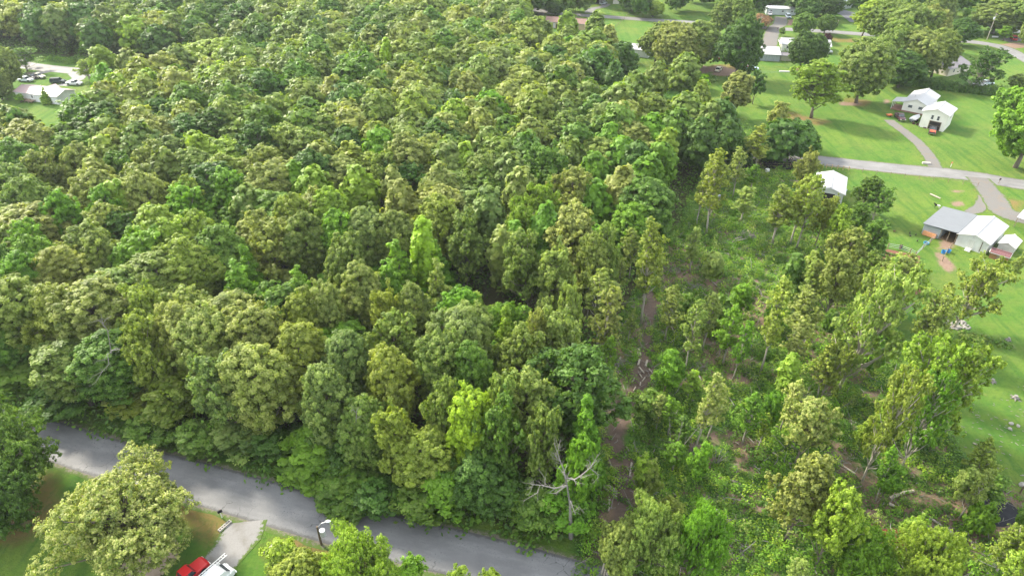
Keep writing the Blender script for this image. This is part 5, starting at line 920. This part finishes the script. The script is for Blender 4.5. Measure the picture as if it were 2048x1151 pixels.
board('white_bench', 1569, 144, D(-6), 3.6, .5, .35, WHITE, 'long white trough lying on the lawn by the thin fence', 'trough'); board('wooden_fence', 1674, 49, D(60), 5, .12, 1.4, WOODB, 'weathered board fence by the dark paved yard', 'fence')
board('culvert_block', 1852, 328, D(-10), 1.9, .5, .5, CONC, 'pale concrete culvert end beside the farmhouse drive', 'culvert'); board('white_rock_bench', 1990, 75, D(-8), 2.2, .5, .5, WHITE, 'white bench near the tall pale pole', 'bench')
for i, (a, b, an) in enumerate(((450, 1052, 58), (542, 1096, 55))):
    e = empty('landscape_edging', (*P(a, b), 0), D(an), ['stone-filled concrete edging block on the grass by the mailbox', 'stone-filled concrete edging block beside the young yellow tree'][i], 'edging', 'edging blocks on the lawn'); 
    for s_ in (-.16, .16): MB().box(0, s_, .12, 1.75, .09, .24).build("side", CONC, e)
    for k in range(6): MB().box(-.8 + k * .32, 0, .12, .07, .24, .22).build("divider", CONC, e)
# stone ring with pale sand
fr = empty('fire_ring', (*P(300, 1122), 0), 0, 'curved stone edging of a pale sand pad under the great oak', 'edging'); k_ = MB(); rr = random.Random(3)
for i in range(44):
    a = i / 44 * 6.28; R_ = 2.7 + .25 * math.sin(a * 2); k_.box(R_ * math.cos(a), R_ * math.sin(a) * 1.15, .12, .34, .26, .24, a + rr.uniform(-.2, .2))
k_.build("stones", plain("tan_stone", (.33, .26, .20), .9, .25, 5), fr); sd_ = MB(); sd_.cyl(0, 0, .03, 2.6, .04, 30).build("sand", plain("pale_sand", (.42, .33, .25), .95, .2, 3, bumpy=.4), fr)

# ------------------------------------------------------------------ dead wood, logs, brush
def branchy(name, px, py, label, cat, limbs, mat=DEADWOOD, z=0, group=None):
    """limbs: lists of (dx, dy, dz, radius) from the foot, with side twigs"""
    e = empty(name, (*P(px, py), z), 0, label, cat, group); rg_ = random.Random(int(px)); 
    for i, pts in enumerate(limbs):
        mb = MB(); P3 = [Vector(p[:3]) for p in pts]; mb.tube(P3, [p[3] for p in pts], 7)
        for k in range(1, len(P3)):
            if i == 0 and len(limbs) > 1 and k < len(P3) - 1: continue
            d = (P3[k] - P3[k - 1]).normalized()
            for q in range(4):
                s_ = Vector((rg_.gauss(0, 1), rg_.gauss(0, 1), rg_.gauss(.2, .8))).normalized(); ln = rg_.uniform(.5, 1.5) * (pts[k][3] / .06) ** .3; a = P3[k - 1].lerp(P3[k], rg_.uniform(.3, 1)); b = a + (d * .5 + s_ * .8) * ln * .5; c = b + (d * .7 + s_ * .5 + Vector((0, 0, .15))) * ln * .5
                r_ = pts[k][3] * .5; mb.tube([a, b, c], [r_, r_ * .7, r_ * .25], 4); mb.tube([b, b + (s_ * .9 - d * .3) * ln * .4], [r_ * .5, r_ * .15], 4)
        mb.build("trunk" if i == 0 and len(limbs) > 1 else "limb", mat, e)
    return e
def snag_pt(px, py, z, bx, by): z += SNZ * min(1, z / 6); x, y = P(px, py, z); return (x - bx, y - by, z)
SNZ = 3.2
bx, by = P(1142, 1075); q = lambda px, py, z, r_: (*snag_pt(px, py, z, bx, by), r_ * .5)
branchy('dead_tree', 1142, 1075, 'bare dead tree with twisting pale limbs above the bright green crown', 'dead tree',
 [[(0, 0, 0, .3), q(1140, 1010, 6, .25), q(1134, 970, 11, .2), q(1131, 955, 13.5, .17)],
  [q(1131, 955, 13.5, .17), q(1128, 940, 14.5, .14), q(1121, 922, 15.8, .11), q(1115, 905, 16.8, .085), q(1108, 885, 18, .05)], [q(1121, 922, 15.8, .1), q(1113, 914, 16.2, .07), q(1109, 908, 16.6, .04)], [q(1115, 905, 16.8, .08), q(1118, 893, 17.6, .06), q(1121, 878, 18.6, .03)],
  [q(1131, 955, 13.5, .16), q(1150, 958, 14, .14), q(1165, 948, 14.8, .12), q(1180, 935, 15.5, .1), q(1190, 920, 16.3, .07), q(1196, 908, 17, .04)], [q(1180, 935, 15.5, .08), q(1192, 945, 15, .06), q(1197, 953, 14.6, .045), q(1187, 964, 14, .025)], [q(1180, 935, 15.5, .07), q(1181, 924, 16.2, .05), q(1175, 919, 16.6, .03)],
  [q(1134, 970, 11.5, .16), q(1110, 976, 12, .13), q(1085, 970, 12.4, .1), q(1066, 968, 12.8, .07), q(1058, 966, 13, .05)], [q(1090, 971, 12.3, .08), q(1090, 956, 13.2, .06), q(1078, 938, 14.2, .03)], [q(1080, 970, 12.4, .07), q(1074, 985, 11.6, .05), q(1060, 993, 11.2, .04), q(1046, 1002, 10.8, .025)], [q(1066, 968, 12.7, .06), q(1062, 980, 12, .04), q(1056, 990, 11.5, .025)],
  [q(1134, 970, 11, .14), q(1122, 978, 11.4, .1), q(1112, 985, 11, .06), q(1100, 986, 11, .03)], [q(1141, 1000, 9, .12), q(1146, 1015, 8.6, .08), q(1151, 1028, 8.2, .05)], [q(1151, 1020, 8.6, .06), q(1158, 1012, 9.3, .045), q(1168, 1024, 8.8, .025)]])
SNZ = 1.5
bx, by = P(228, 800); q = lambda px, py, z, r_: (*snag_pt(px, py, z, bx, by), r_ * .5)
branchy('dead_tree', 228, 800, 'bleached dead boughs poking through the olive crowns by the road end', 'dead tree',
 [[(0, 0, 0, .22), q(226, 740, 7, .18), q(222, 700, 12, .14), q(215, 660, 17, .1)], [q(215, 660, 17, .1), q(206, 648, 18.2, .08), q(198, 640, 18.8, .05), q(180, 644, 18.8, .025)], [q(206, 648, 18.2, .07), q(212, 638, 19, .05), q(224, 632, 19.4, .025)], [q(206, 648, 18.2, .06), q(202, 628, 19.5, .03)],
  [q(222, 700, 13, .1), q(240, 698, 13.5, .08), q(232, 695, 13.8, .06), q(215, 708, 13.4, .05), q(208, 720, 13, .03)], [q(215, 706, 13, .08), q(218, 728, 12, .06), q(205, 742, 11.5, .045), q(186, 752, 11.2, .03), q(175, 762, 11, .015)], [q(205, 742, 11.5, .05), q(190, 765, 10.8, .03), q(178, 772, 10.5, .015)], [q(208, 720, 13, .04), q(198, 720, 13.2, .03), q(190, 724, 13.2, .015)]])
bx, by = P(712, 900); q = lambda px, py, z, r_: (*snag_pt(px, py, z, bx, by), r_ * .5)
branchy('dead_tree', 712, 900, 'small pale dead fork above the fresh green pyramid tree', 'dead tree', [[(0, 0, 0, .14), q(712, 850, 9, .1), q(713, 825, 14, .07)], [q(713, 825, 14, .07), q(706, 818, 15, .05), q(702, 822, 15.2, .02)], [q(713, 825, 14, .06), q(715, 815, 15.5, .03)]])
for (px, py, ax, ay, hh, lab) in ((1392, 160, -2, 0, 7, 'bare twiggy grey tree among the yard oaks'), (1600, 808, -1.5, 1, 4, 'fallen forked grey limb in the strip beside the brush'), (1432, 930, .5, .5, 2.8, 'spray of bare upright grey sticks in the weeds'), (1385, 905, 0, .2, 1.8, 'broken pale stump with splinters in the weeds'), (1345, 925, .3, 0, 7.5, 'slim bare white stem beside the cream-flowered tree')):
    L_ = [[(0, 0, 0, .07), (ax * .3, ay * .3, hh * .4, .05), (ax, ay, hh, .03)]] + [[(0, 0, 0, .045), (math.cos(a) * hh * .2, math.sin(a) * hh * .15, hh * .45, .035), (math.cos(a) * hh * .42 + ax * .4, math.sin(a) * hh * .3, hh * .85, .02)] for a in (0.4, 1.9, 3.3, 4.6, 5.5)][: 2 if hh > 6 else 5]
    branchy('dead_tree', px, py, lab, 'dead tree', L_)
def log(px1, py1, px2, py2, r, label, name='log', mat=LOGW, group='cut logs and fallen poles', z=None):
    a = Vector((*P(px1, py1), 0)); b = Vector((*P(px2, py2), 0)); m_ = (a + b) / 2; z = r if z is None else z
    mb = MB(); mb.tube([a - m_ , (b - a) * .1, b - m_], [r, r * .95, r * .85], 10); o = mb.build(name, mat, None, (m_.x, m_.y, z), smooth=False); return tag(o, label, 'log', group)
for row in """1277 700 1281 712 .17 first thick log of the chain lying down the dark track|1275 704 1278 713 .13 thin log lying against the first chain log|1279 720 1276 731 .18 second thick log of the chain on the dark track|1294 722 1291 734 .18 thick pale log standing apart on the barn side of the track
1278 735 1288 747 .14 slanting log below the second chain log|1241 716 1234 726 .16 stubby log lying on the crossed branch heap|1279 748 1284 756 .10 short dark stick log below the slanting log|1290 755 1284 763 .10 crooked little log at the lower chain|1270 757 1264 765 .13 short log toward the wood side of the chain|1281 765 1280 772 .12 bleached log near the chain end
1271 774 1267 782 .10 last small white log of the chain|1298 738 1306 748 .10 pair-mate log under the bushy bright tree|1205 974 1233 994 .15 longest pole of the four laid at the track|1213 972 1234 988 .14 second pole of the four laid at the track|1216 970 1234 983 .14 third pole of the four laid at the track|1226 964 1238 974 .12 short upper pole of the four laid at the track
1219 995 1217 1022 .13 single white log pointing down below the four poles|1205 1009 1218 1009 .09 short cross log touching the single white log|1233 959 1243 957 .10 tiny cut log above the four poles|1263 926 1259 953 .13 pale upright-lying log in the weeds by the track|1252 893 1258 903 .11 grey log at the top of the weeds|1275 984 1283 999 .10 thin peeled pole among low weeds
1432 1021 1448 1048 .26 broad split grey log lying in the brush|1778 998 1802 988 .22 thick pale log end-to-end with its twin|1803 988 1826 983 .22 thick pale log, twin nearer the pasture|1777 1008 1788 1014 .2 short thick log below the pale twins|1440 1035 1450 1046 .15 narrow log beside the split grey one|1640 903 1710 948 .14 long straight pale pole fallen across the brush
1843 1025 1925 1080 .14 very long fallen whip with pale bark|1906 1092 1978 1100 .12 pale pole lying toward the bottom corner|1860 389 1880 398 .17 single beam lying on the pasture grass|1806 563 1811 580 .10 orange cut plank by the garden path|1470 478 1510 470 .12 long grey pole on top of the slash heap|1465 484 1500 476 .12 second grey pole on the slash heap
1465 470 1490 466 .10 third shorter pole on the slash heap|1495 460 1500 470 .10 stub pole crossing the slash heap|1375 492 1395 505 .10 thin pole lying behind the leaning tan-topped tree|1435 505 1475 510 .08 thin grey pole lying on bright grass|1442 495 1460 505 .08 short stick pole above the thin grey one|1400 585 1430 600 .12 rusty-brown fallen stem in the slash
1420 560 1455 590 .11 pale fallen stem across the slash|1440 610 1475 640 .10 fallen brown pole in the strip|1390 740 1402 760 .11 pale prop pole under the soft green tree|1945 886 1960 892 .10 short stick on the pasture slope|1960 910 1975 916 .10 slightly longer stick on the pasture slope|1835 918 1850 925 .10 stick at the top of the pasture slope
1175 829 1200 836 .09 grey branch at the dark wood edge|1335 640 1352 672 .10 grey pole in the slash beside the whitish-topped tree|1310 815 1322 845 .09 thin grey pole beside the wheel track bushes|1500 720 1535 700 .10 grey pole at the foot of the white-stemmed leaning tree|1545 905 1585 930 .11 grey pole lying before the large cream-green tree
1340 905 1372 893 .09 bleached pole above the weeds by the creamy tree|1700 840 1735 858 .11 grey pole beneath the bare-legged tan tree|1460 960 1500 975 .10 grey pole in the middle of the low brush|1530 1010 1560 990 .10 short grey pole beside the broad tan tree|1620 860 1650 880 .10 grey pole below the fallen forked limb|1345 985 1375 1010 .09 forked grey stick in the low weeds""".replace('\n', '|').split('|'):
    a, b, c, d_, r_, lab = row.split(' ', 5); log(float(a), float(b), float(c), float(d_), float(r_), lab)
lp = [(1203, 1149, 1208, 1128), (1208, 1151, 1213, 1129), (1214, 1150, 1217, 1127), (1222, 1150, 1221, 1125), (1230, 1151, 1229, 1134), (1236, 1150, 1235, 1132)]
for i, (a, b, c, d_) in enumerate(lp): log(a, b, c, d_, .12, 'pale plank lying in the lumber pile, ' + ['outermost at the road side', 'next to the roadside one', 'third counting from the road', 'middle and longest', 'second last towards the brush', 'last towards the brush'][i], 'plank', LOGW, 'lumber pile planks')
# brush litter: sticks nobody could count
rr = random.Random(44); mb = MB()
CLP = [(x, y) for x, y in sample(CLEAR, 5200)]
for x, y in CLP:
    hot = inside_any(x, y, BROWNP)
    if not hot and rr.random() < .35: continue
    a = rr.uniform(0, 3.14); ln = rr.choice([.3, .5, .7, 1.1, 1.8]) * rr.uniform(.7, 1.4); r_ = rr.uniform(.02, .06); t = rr.uniform(-.15, .35); z0_ = rr.uniform(.05, .7)
    dx, dy = math.cos(a) * ln / 2, math.sin(a) * ln / 2; mb.tube([(x - dx, y - dy, z0_), (x + rr.uniform(-.1, .1), y + rr.uniform(-.1, .1), z0_ + abs(t) * ln * .4 + .03), (x + dx, y + dy, z0_ + abs(t) * ln)], [r_, r_ * .9, r_ * .5], 4, cap=False)
tag(mb.build("brush_litter", DEADWOOD), 'grey sticks and chips scattered through the cleared strip', kind='stuff')
def heap(name, px, py, w_, d_, h_, n_, mat, label, cat, ln=1.5, r_=.028):
    x, y = P(px, py); rg_ = random.Random(int(px + py)); mb = MB()
    for i in range(n_):
        a = rg_.uniform(0, 6.28); q_ = math.sqrt(rg_.random()); cx, cy = q_ * math.cos(a) * w_ / 2, q_ * math.sin(a) * d_ / 2; z = h_ * (1 - q_ * q_) * rg_.random() * .7; b = rg_.gauss(rg_.choice([.3, .3, 1.9]), .45); l_ = ln * rg_.uniform(.5, 1.2)
        mb.tube([(cx - math.cos(b) * l_ / 2, cy - math.sin(b) * l_ / 2, z + .05), (cx, cy, z + .15), (cx + math.cos(b) * l_ / 2, cy + math.sin(b) * l_ / 2, z + rg_.uniform(0, .22))], [r_ * rg_.uniform(.6, 1.5)] * 2 + [r_ * .4], 5)
    return tag(mb.build(name, mat, None, (x, y, 0)), label, cat, 'brush piles')
for a in ((1240, 728, 3.2, 2.2, .7, 55, 'crossed pale branch heap beside the dark track'), (1500, 470, 6, 3, .8, 80, 'grey slash heap on the bright grass'), (1345, 540, 4, 2.5, .6, 45, 'slash heap under the leaning tan-topped tree'), (1400, 735, 3.5, 2, 1.0, 50, 'bare tangled heap beneath the soft green tree'), (1490, 885, 5, 2.4, .7, 90, 'brown brush heap above the upright sticks'), (1425, 1000, 3.6, 2, .6, 60, 'twiggy heap above the split grey log'),
          (1470, 1045, 3.6, 2, .5, 50, 'pale chip heap below the split grey log'), (1275, 905, 2.6, 1.6, .4, 40, 'small white kindling heap near the track top'), (1480, 1100, 3.6, 2, .4, 45, 'thin brush heap on the bare reddish ground'), (1950, 995, 2.4, 1.5, .5, 35, 'pale sticks beside the black ash patch'), (1880, 1065, 4.5, 2.2, .5, 60, 'fan of bare twigs at the long fallen whip'), (1380, 575, 5, 2.6, .7, 60, 'slash heap at the head of the brown ground'),
          (1610, 830, 3.6, 2, .6, 45, 'twig heap by the fallen forked limb'), (1660, 920, 3.4, 2.2, .6, 45, 'twig heap at the foot of the long straight pole'), (1430, 395, 3, 2, .8, 45, 'dark debris heap beside the tall yellowish tree')): heap('brush_pile', *a[:6], DEADWOOD if a[0] not in (1430, 1490) else POLED, a[6], 'brush pile')
RED = plain("red_dead_leaves", (.20, .045, .03), .9, .4, 6)
for px, py, w_, lab in ((1790, 1075, 6, 'rust-red withered brush, upper of the pair'), (1860, 1105, 6, 'rust-red withered brush, lower of the pair')): heap('withered_brush', px, py, w_, 2.6, .8, 260, RED, lab, 'brush pile', .5, .05)
ash = MB(); rg_ = random.Random(8); V = [(0, 0, .35)] + [(math.cos(i / 20 * 6.28) * rg_.uniform(2.9, 3.8), math.sin(i / 20 * 6.28) * rg_.uniform(2.0, 2.7), .02) for i in range(20)]
ash.add(V, [(0, i + 1, (i + 1) % 20 + 1) for i in range(20)]); tag(ash.build("ash_pile", plain("black_ash", (.012, .013, .017), .95, .5, 5, bumpy=.8), None, (*P(1985, 1018), 0), .3), 'black burnt patch of ash at the foot of the pasture', 'ash pile')
# tyres heap by the dark wood
tyr = 0; rr = random.Random(9)
for i in range(150):
    t = rr.random(); px, py = 1462 + 132 * t, 342 - rr.uniform(0, 17) - 3 * math.sin(t * 3); x, y = P(px, py); r_ = .36
    if i == 0:
        me_t = MB(); 
        for a_ in range(12):
            a0_, a1_ = a_ / 12 * 6.28, (a_ + 1) / 12 * 6.28; me_t.tube([(math.cos(a0_) * .28, math.sin(a0_) * .28, 0), (math.cos(a1_) * .28, math.sin(a1_) * .28, 0)], .1, 5, cap=False)
        TY = me_t.mesh("tyre", BLACK)
    lay = rr.random(); o = link("tyre", TY, None, (x, y, .12 + .22 * int(rr.random() ** 1.5 * 5))); o.rotation_euler = (rr.uniform(-.5, .5) + (1.3 if lay < .25 else 0), rr.uniform(-.5, .5), 0)
    tag(o, 'black tyre in the heap between the dark wood and bright grass', 'tyre', 'heap of old tyres')
# stones, stumps, little things
STONE = plain("pale_stone", (.24, .23, .21), .9, .2, 4, bumpy=.4)
def rocks(name, spots, label_fn, r=(.2, .4), mat=STONE, group=None, cat='rock'):
    rg_ = random.Random(len(spots))
    for i, (x, y) in enumerate(spots):
        q_ = rg_.uniform(*r); o = MB().sphere(0, 0, q_ * .3, q_, q_ * rg_.uniform(.6, .9), q_ * .6, 8, 5, .16, rg_).build(name, mat, None, (x, y, 0), rg_.uniform(0, 3)); tag(o, label_fn(i), cat, group)
rg_ = random.Random(4); c0 = P(1913, 650)
rocks('stone', [(c0[0] + rg_.uniform(-1.9, 1.9), c0[1] + rg_.uniform(-1.2, 1.2)) for i in range(60)], lambda i: 'pale stone in the low heap at the foot of the yellowish tree', (.16, .36), group='heap of pale stones')
for (px, py, s_, lab) in ((1984, 763, .45, 'grey stump with spreading roots high on the pasture'), (1936, 786, .5, 'weathered stump in the middle of the pasture'), (2030, 796, .5, 'pale rotten stump by the pasture edge'), (2022, 848, .4, 'first boulder of the trio low on the pasture'), (2036, 852, .35, 'second boulder of the trio low on the pasture'), (2020, 858, .35, 'third boulder of the trio low on the pasture'), (2043, 970, .5, 'grey boulder beside the leaning post fence'), (2016, 680, .35, 'small dark stump at the weedy pasture line'), (1640, 712, .3, 'pale stump in the ferny grass')):
    x, y = P(px, py); rg_ = random.Random(px); mb = MB()
    if 'stump' in lab:
        mb.cyl(0, 0, .28, s_ * .75, .56, 9, r2=s_ * .5)
        for k in range(6): a = k * 1.05 + rg_.uniform(-.2, .2); mb.tube([(math.cos(a) * s_ * .4, math.sin(a) * s_ * .4, .2), (math.cos(a) * s_ * 1.5, math.sin(a) * s_ * 1.5, .03)], [.13, .04], 5)
        tag(mb.build('stump', DEADWOOD, None, (x, y, 0)), lab, 'stump', 'stumps in the grass')
    else: mb.sphere(0, 0, s_ * .3, s_ * .95, s_ * .7, s_ * .5, 8, 5, .28, rg_); tag(mb.build('boulder', STONE, None, (x, y, 0), rg_.uniform(0, 3)), lab, 'boulder', 'boulders in the grass')
mb = MB(); rr = random.Random(21)
for x, y in sample([(1880, 840), (2048, 760), (2100, 900), (2048, 985), (1960, 950), (1900, 900)], 240):
    a = rr.gauss(-.5, .5); ln = rr.uniform(.1, .7); mb.box(x, y, .03, ln * .8, rr.uniform(.03, .09), .06, a)
tag(mb.build("wood_chips", DEADWOOD), 'bleached chips and sticks strewn over the pasture slope', kind='stuff')
BLUE = plain("blue_plastic", (.02, .17, .42), .35); 
def tub(px, py, r_, h_, mat, label, name='tub', cat='tub'):
    e = empty(name, (*P(px, py), 0), 0, label, cat); mb = MB(); n_ = 16; V = []; F = []
    for (rr_, z) in ((r_ * .85, 0), (r_, h_), (r_ * .93, h_), (r_ * .8, .05)): V += [(math.cos(k / n_ * 6.283) * rr_, math.sin(k / n_ * 6.283) * rr_, z) for k in range(n_)]
    for i in range(3):
        for k in range(n_): F.append((i * n_ + k, i * n_ + (k + 1) % n_, (i + 1) * n_ + (k + 1) % n_, (i + 1) * n_ + k))
    F.append(tuple(3 * n_ + k for k in range(n_))); mb.add(V, F).build("shell", mat, e); MB().cyl(0, 0, h_ * .55, r_ * .82, .02, 16).build("water", GLASS, e)
tub(1852, 487, .55, .3, plain("light_blue_plastic", (.06, .32, .50), .4), 'round pale blue pool at the bend of the garden fence'); tub(1886, 506, .42, .6, BLUE, 'blue tub nearer the garden, one of two'); tub(1896, 504.5, .42, .6, BLUE, 'blue tub nearer the barn steps, one of two'); tub(1801, 496, .3, .7, BLACK, 'black bucket by the garden fence'); tub(2021, 510, .25, .3, BLUE, 'small blue bucket at the corner of the hutch')
def barrel(px, py, mat, label):
    e = empty('barrel', (*P(px, py), 0), .4, label, 'barrel'); MB().cyl(0, 0, .55, .3, .95, 14, 'x').build("drum", mat, e); MB().box(0, 0, .18, 1.2, .5, .1).build("stand", WOODB, e)
barrel(1569, 424, BLUE, 'blue barrel lying on a stand by the bare stems'); barrel(1547, 421, plain("rust_red", (.26, .07, .045), .6), 'rust-red barrel lying in the grass')
tag(MB().sphere(0, 0, .15, .5, .35, .3, 9, 6).build('feed_sack', plain("grey_plastic", (.16, .18, .19)), None, (*P(1500, 434), 0), .5), 'dark grey bundle lying on the bright grass', 'bundle')
for (px, py, mat, lab) in ((1436, 395, plain("pale_junk", (.42, .42, .5)), 'pale blue junk box beside the dark debris heap'), (1496, 405, plain("brown_junk", (.22, .11, .08)), 'reddish box behind the small pale tree'), (1534, 343, WHITE, 'small white box against the tyre heap'), (1205, 120, STEEL, 'grey tank glimpsed between the yard oaks')): board('crate', px, py, .4, .9, .7, .7, mat, lab, 'crate')
for (px, py, lab) in ((1788, 464, 'brown hen apart from the flock on the pasture'), (1819, 467, 'dark hen beside the yellow stick'), (1831, 471, 'black hen in the middle of the flock'), (1834, 483, 'black hen towards the pale blue pool'), (1820, 473, 'dark hen of the flock by the thistle')):
    e = MB().sphere(0, 0, .26, .22, .13, .15, 9, 6).sphere(.2, 0, .42, .07, .06, .08, 8, 5); e.tube([(.12, 0, .3), (.2, 0, .42)], [.08, .05], 6).tube([(-.15, 0, .3), (-.3, 0, .45)], [.07, .02], 5)
    for s_ in (-.05, .05): e.tube([(0, s_, .18), (.01, s_, 0)], .02, 4)
    tag(e.build('hen', plain("hen_brown", (.10, .035, .02)) if 'brown' in lab else plain("hen_dark", (.02, .016, .016)), None, (*P(px, py), 0), px % 3), lab, 'hen', 'hens on the pasture')
# black and white goat
m, n, out = node_mat("goat_coat"); tc = n.nodes.new("ShaderNodeTexCoord"); sx = n.nodes.new("ShaderNodeSeparateXYZ"); n.links.new(tc.outputs['Object'], sx.inputs[0])
pbsdf(n, out, mixc(n, step(n, math_n(n, 'ADD', sx.outputs[0], math_n(n, 'MULTIPLY', noise(n, 3, 3, .6, tc.outputs['Object']), .5)), .26, .32), (.62, .6, .57), (.02, .018, .018)), .9, .1)
vs = [(-.42, 0, .72), (-.15, 0, .70), (.15, 0, .70), (.40, 0, .76), (.62, 0, .95), (.70, 0, 1.05), (.92, 0, .98)]; rad = [.19, .21, .20, .19, .11, .10, .06]; ed = [(i, i + 1) for i in range(6)]
def leg(root, x, s_, hind):
    i0 = len(vs); pts = [(x, s_ * .13, .55), (x + (.08 if hind else 0), s_ * .14, .40), (x - (.06 if hind else -.02), s_ * .14, .22), (x, s_ * .14, .02)]
    for p_, r_ in zip(pts, (.09, .06, .035, .035)): vs.append(p_); rad.append(r_)
    ed.append((root, i0)); ed.extend((i0 + k, i0 + k + 1) for k in range(3))
for s_ in (-1, 1): leg(3, .38, s_, False); leg(0, -.40, s_, True)
for s_ in (-1, 1): i0 = len(vs); vs.append((.66, s_ * .14, 1.06)); rad.append(.03); ed.append((5, i0))
i0 = len(vs); vs.append((-.60, 0, .82)); rad.append(.03); ed.append((0, i0))
gm = bpy.data.meshes.new("goat"); gm.from_pydata(vs, ed, []); gm.materials.append(m); go = link("goat", gm, None, (*P(1873, 416), 0), D(150)); sk = go.modifiers.new("skin", 'SKIN')
for i, r_ in enumerate(rad): gm.skin_vertices[0].data[i].radius = (r_, r_)
gm.skin_vertices[0].data[0].use_root = True; ss = go.modifiers.new("sub", 'SUBSURF'); ss.levels = ss.render_levels = 1; tag(go, 'black and white goat walking on the pasture behind the barn', 'goat')
# vegetable garden, hedge, odd plants
def pix_poly(*q): return [P(*a) for a in q]
gp = pix_poly((1752, 508), (1775, 498), (1840, 512), (1838, 540), (1842, 585), (1800, 600), (1748, 560))
V = [(x, y, .02) for x, y in gp]; gb = bpy.data.meshes.new("garden_soil"); gb.from_pydata(V, [], [tuple(range(len(V)))]); gb.materials.append(plain("red_soil", (.12, .05, .03), .95, .4, 3, bumpy=.6)); tag(link("garden_soil", gb), 'reddish tilled soil of the vegetable garden', kind='structure')
for i, (a, b, c, d_, t, lab) in enumerate(((1756, 503, 1830, 521, 'blue', 'blue-green cabbage row next to the garden fence'), (1758, 510, 1834, 530, 'dark', 'second vegetable row of dark leafy plants'), (1756, 524, 1838, 548, 'mid', 'third vegetable row of gappy plants'), (1762, 540, 1840, 570, 'blue', 'blue-green cabbage row farthest from the garden fence'))):
    pts = []
    for k in range(20):
        f_ = k / 19 + random.Random(k + i * 50).uniform(-.015, .015); x, y = P(a + (c - a) * f_, b + (d_ - b) * f_)
        if t != 'blue' and k % 3 == 0: continue
        pts.append((x, y, .45, .42, t))
    o = clumps("vegetable_row", pts, None, 60 + i, 60); o['kind'] = 'thing'; tag(o, lab, 'vegetable row', 'vegetable rows')
def hedge(name, a, b, n_, w_, h_, tint, label, seed, cat='hedge'):
    rg_ = random.Random(seed); pts = []
    for k in range(n_): t = rg_.random(); x, y = P(a[0] + (b[0] - a[0]) * t, a[1] + (b[1] - a[1]) * t); r_ = rg_.uniform(.7, 1.3) * w_; pts.append((x + rg_.uniform(-1, 1), y + rg_.uniform(-1, 1), r_, h_ * rg_.uniform(.6, 1.15), rg_.choice(tint)))
    o = clumps(name, pts, None, seed, 60); o['kind'] = 'thing'; tag(o, label, cat); return o
hedge('hedge', (1765, 163), (2010, 193), 110, 1.7, 3.4, ['dark', 'dark', 'mid'], 'long dark overgrown hedge behind the farmhouse lawn', 71); hedge('bush', (1411, 152), (1431, 154), 14, .7, .8, ['mid'], 'low green bed on the yard lawn', 72, 'bush'); hedge('bush', (1418, 164), (1430, 164), 10, .5, 1.0, ['blue'], 'grey-green corn patch on the yard lawn', 73, 'bush')
hedge('bush', (100, 118), (150, 128), 30, 1.4, 1.6, ['mid', 'bright'], 'weedy green thicket between the road and dark trees', 74, 'bush'); hedge('bush', (1560, 95), (1572, 104), 10, .9, 2.0, ['bright'], 'bright leafy bush beside the grey-sided shed', 75, 'bush'); hedge('bush', (1925, 672), (2015, 690), 60, .6, .6, ['mid', 'olive'], 'line of dark weeds running down the pasture from the stones', 76, 'bush')
hedge('bush', (150, 120), (250, 138), 60, 1.6, 2.2, ['mid', 'bright', 'dark'], 'green thicket at the verge beyond the road', 77, 'bush')
# upper yard clutter
for (px, py, an, col_, lab, cat_, nm_) in ((1503, 105, .1, (.45, .05, .04), 'red tarp-covered stack behind the tiered pine-like tree', 'stack', 'covered_stack'), (1510, 100, .3, (.40, .42, .45), 'pale tarp-covered stack beside the grey-sided shed', 'stack', 'covered_stack'), (1656, 108, .2, (.42, .43, .44), 'grey yard trailer beside the far lawn', 'trailer', 'yard_trailer'), (1650, 103, .1, (.55, .55, .55), 'white canopy beside the twin dark trees', 'canopy', 'canopy'), (1913, 130, .4, (.12, .40, .42), 'teal pool cover behind the grey shingle roof', 'pool', 'pool_cover'), (1342, 152, .1, (.3, .3, .32), 'grey scrap table under the yard oaks', 'table', 'table'), (1341, 176, .2, (.2, .2, .22), 'dark low trailer on the shaded lawn', 'trailer', 'yard_trailer')):
    e = empty(nm_, (*P(px, py), 0), an, lab, cat_); pmt = plain("cover_%d_%d" % (px, py), col_, .6, .2); MB().box(0, 0, 1.0, 2.6, 1.8, .5, top=.85).build("top", pmt, e, bevel=.06)
    for a, b in ((-1.1, -.7), (1.1, -.7), (1.1, .7), (-1.1, .7)): MB().box(a, b, .4, .12, .12, .8).build("leg", WOODB, e)
e = empty('orange_cart', (*P(1778, 233), 0), .2, 'bright orange garden cart at the head of the farmhouse drive', 'cart'); OR = plain("orange_paint", (.55, .13, .03), .5); MB().box(0, 0, .5, 1.3, .8, .35, top=1.15).build("tray", OR, e); MB().tube([(-.6, 0, .5), (-1.3, 0, .9)], .04, 5).build("handle", OR, e)
for s_ in (-.4, .4): MB().cyl(.2, s_, .2, .2, .1, 12, 'y').build("wheel", BLACK, e)
for k_, (px, py) in enumerate(((1834, 249), (1838, 251), (1842, 252.5), (1846, 254))): hedge('flower_bush', (px, py), (px + 2, py + .5), 4, .35, .5, ['purple'], ['first', 'second', 'third', 'last'][k_] + ' dark red bush along the garage wall counting from the boat', 90 + k_, 'bush')['group'] = 'bushes by the garage'

# ------------------------------------------------------------------ the air
m, n, out = node_mat("haze"); pv = n.nodes.new("ShaderNodeVolumePrincipled"); pv.inputs['Color'].default_value = (.86, .93, 1, 1); pv.inputs['Density'].default_value = 0.00009; pv.inputs['Anisotropy'].default_value = .3
n.links.new(pv.outputs[0], out.inputs['Volume']); hz = MB().box(0, 250, 38, 1600, 1200, 78).build("haze", m); tag(hz, 'thin summer haze over the wood and lawns', kind='stuff'); hz.display_type = 'WIRE'
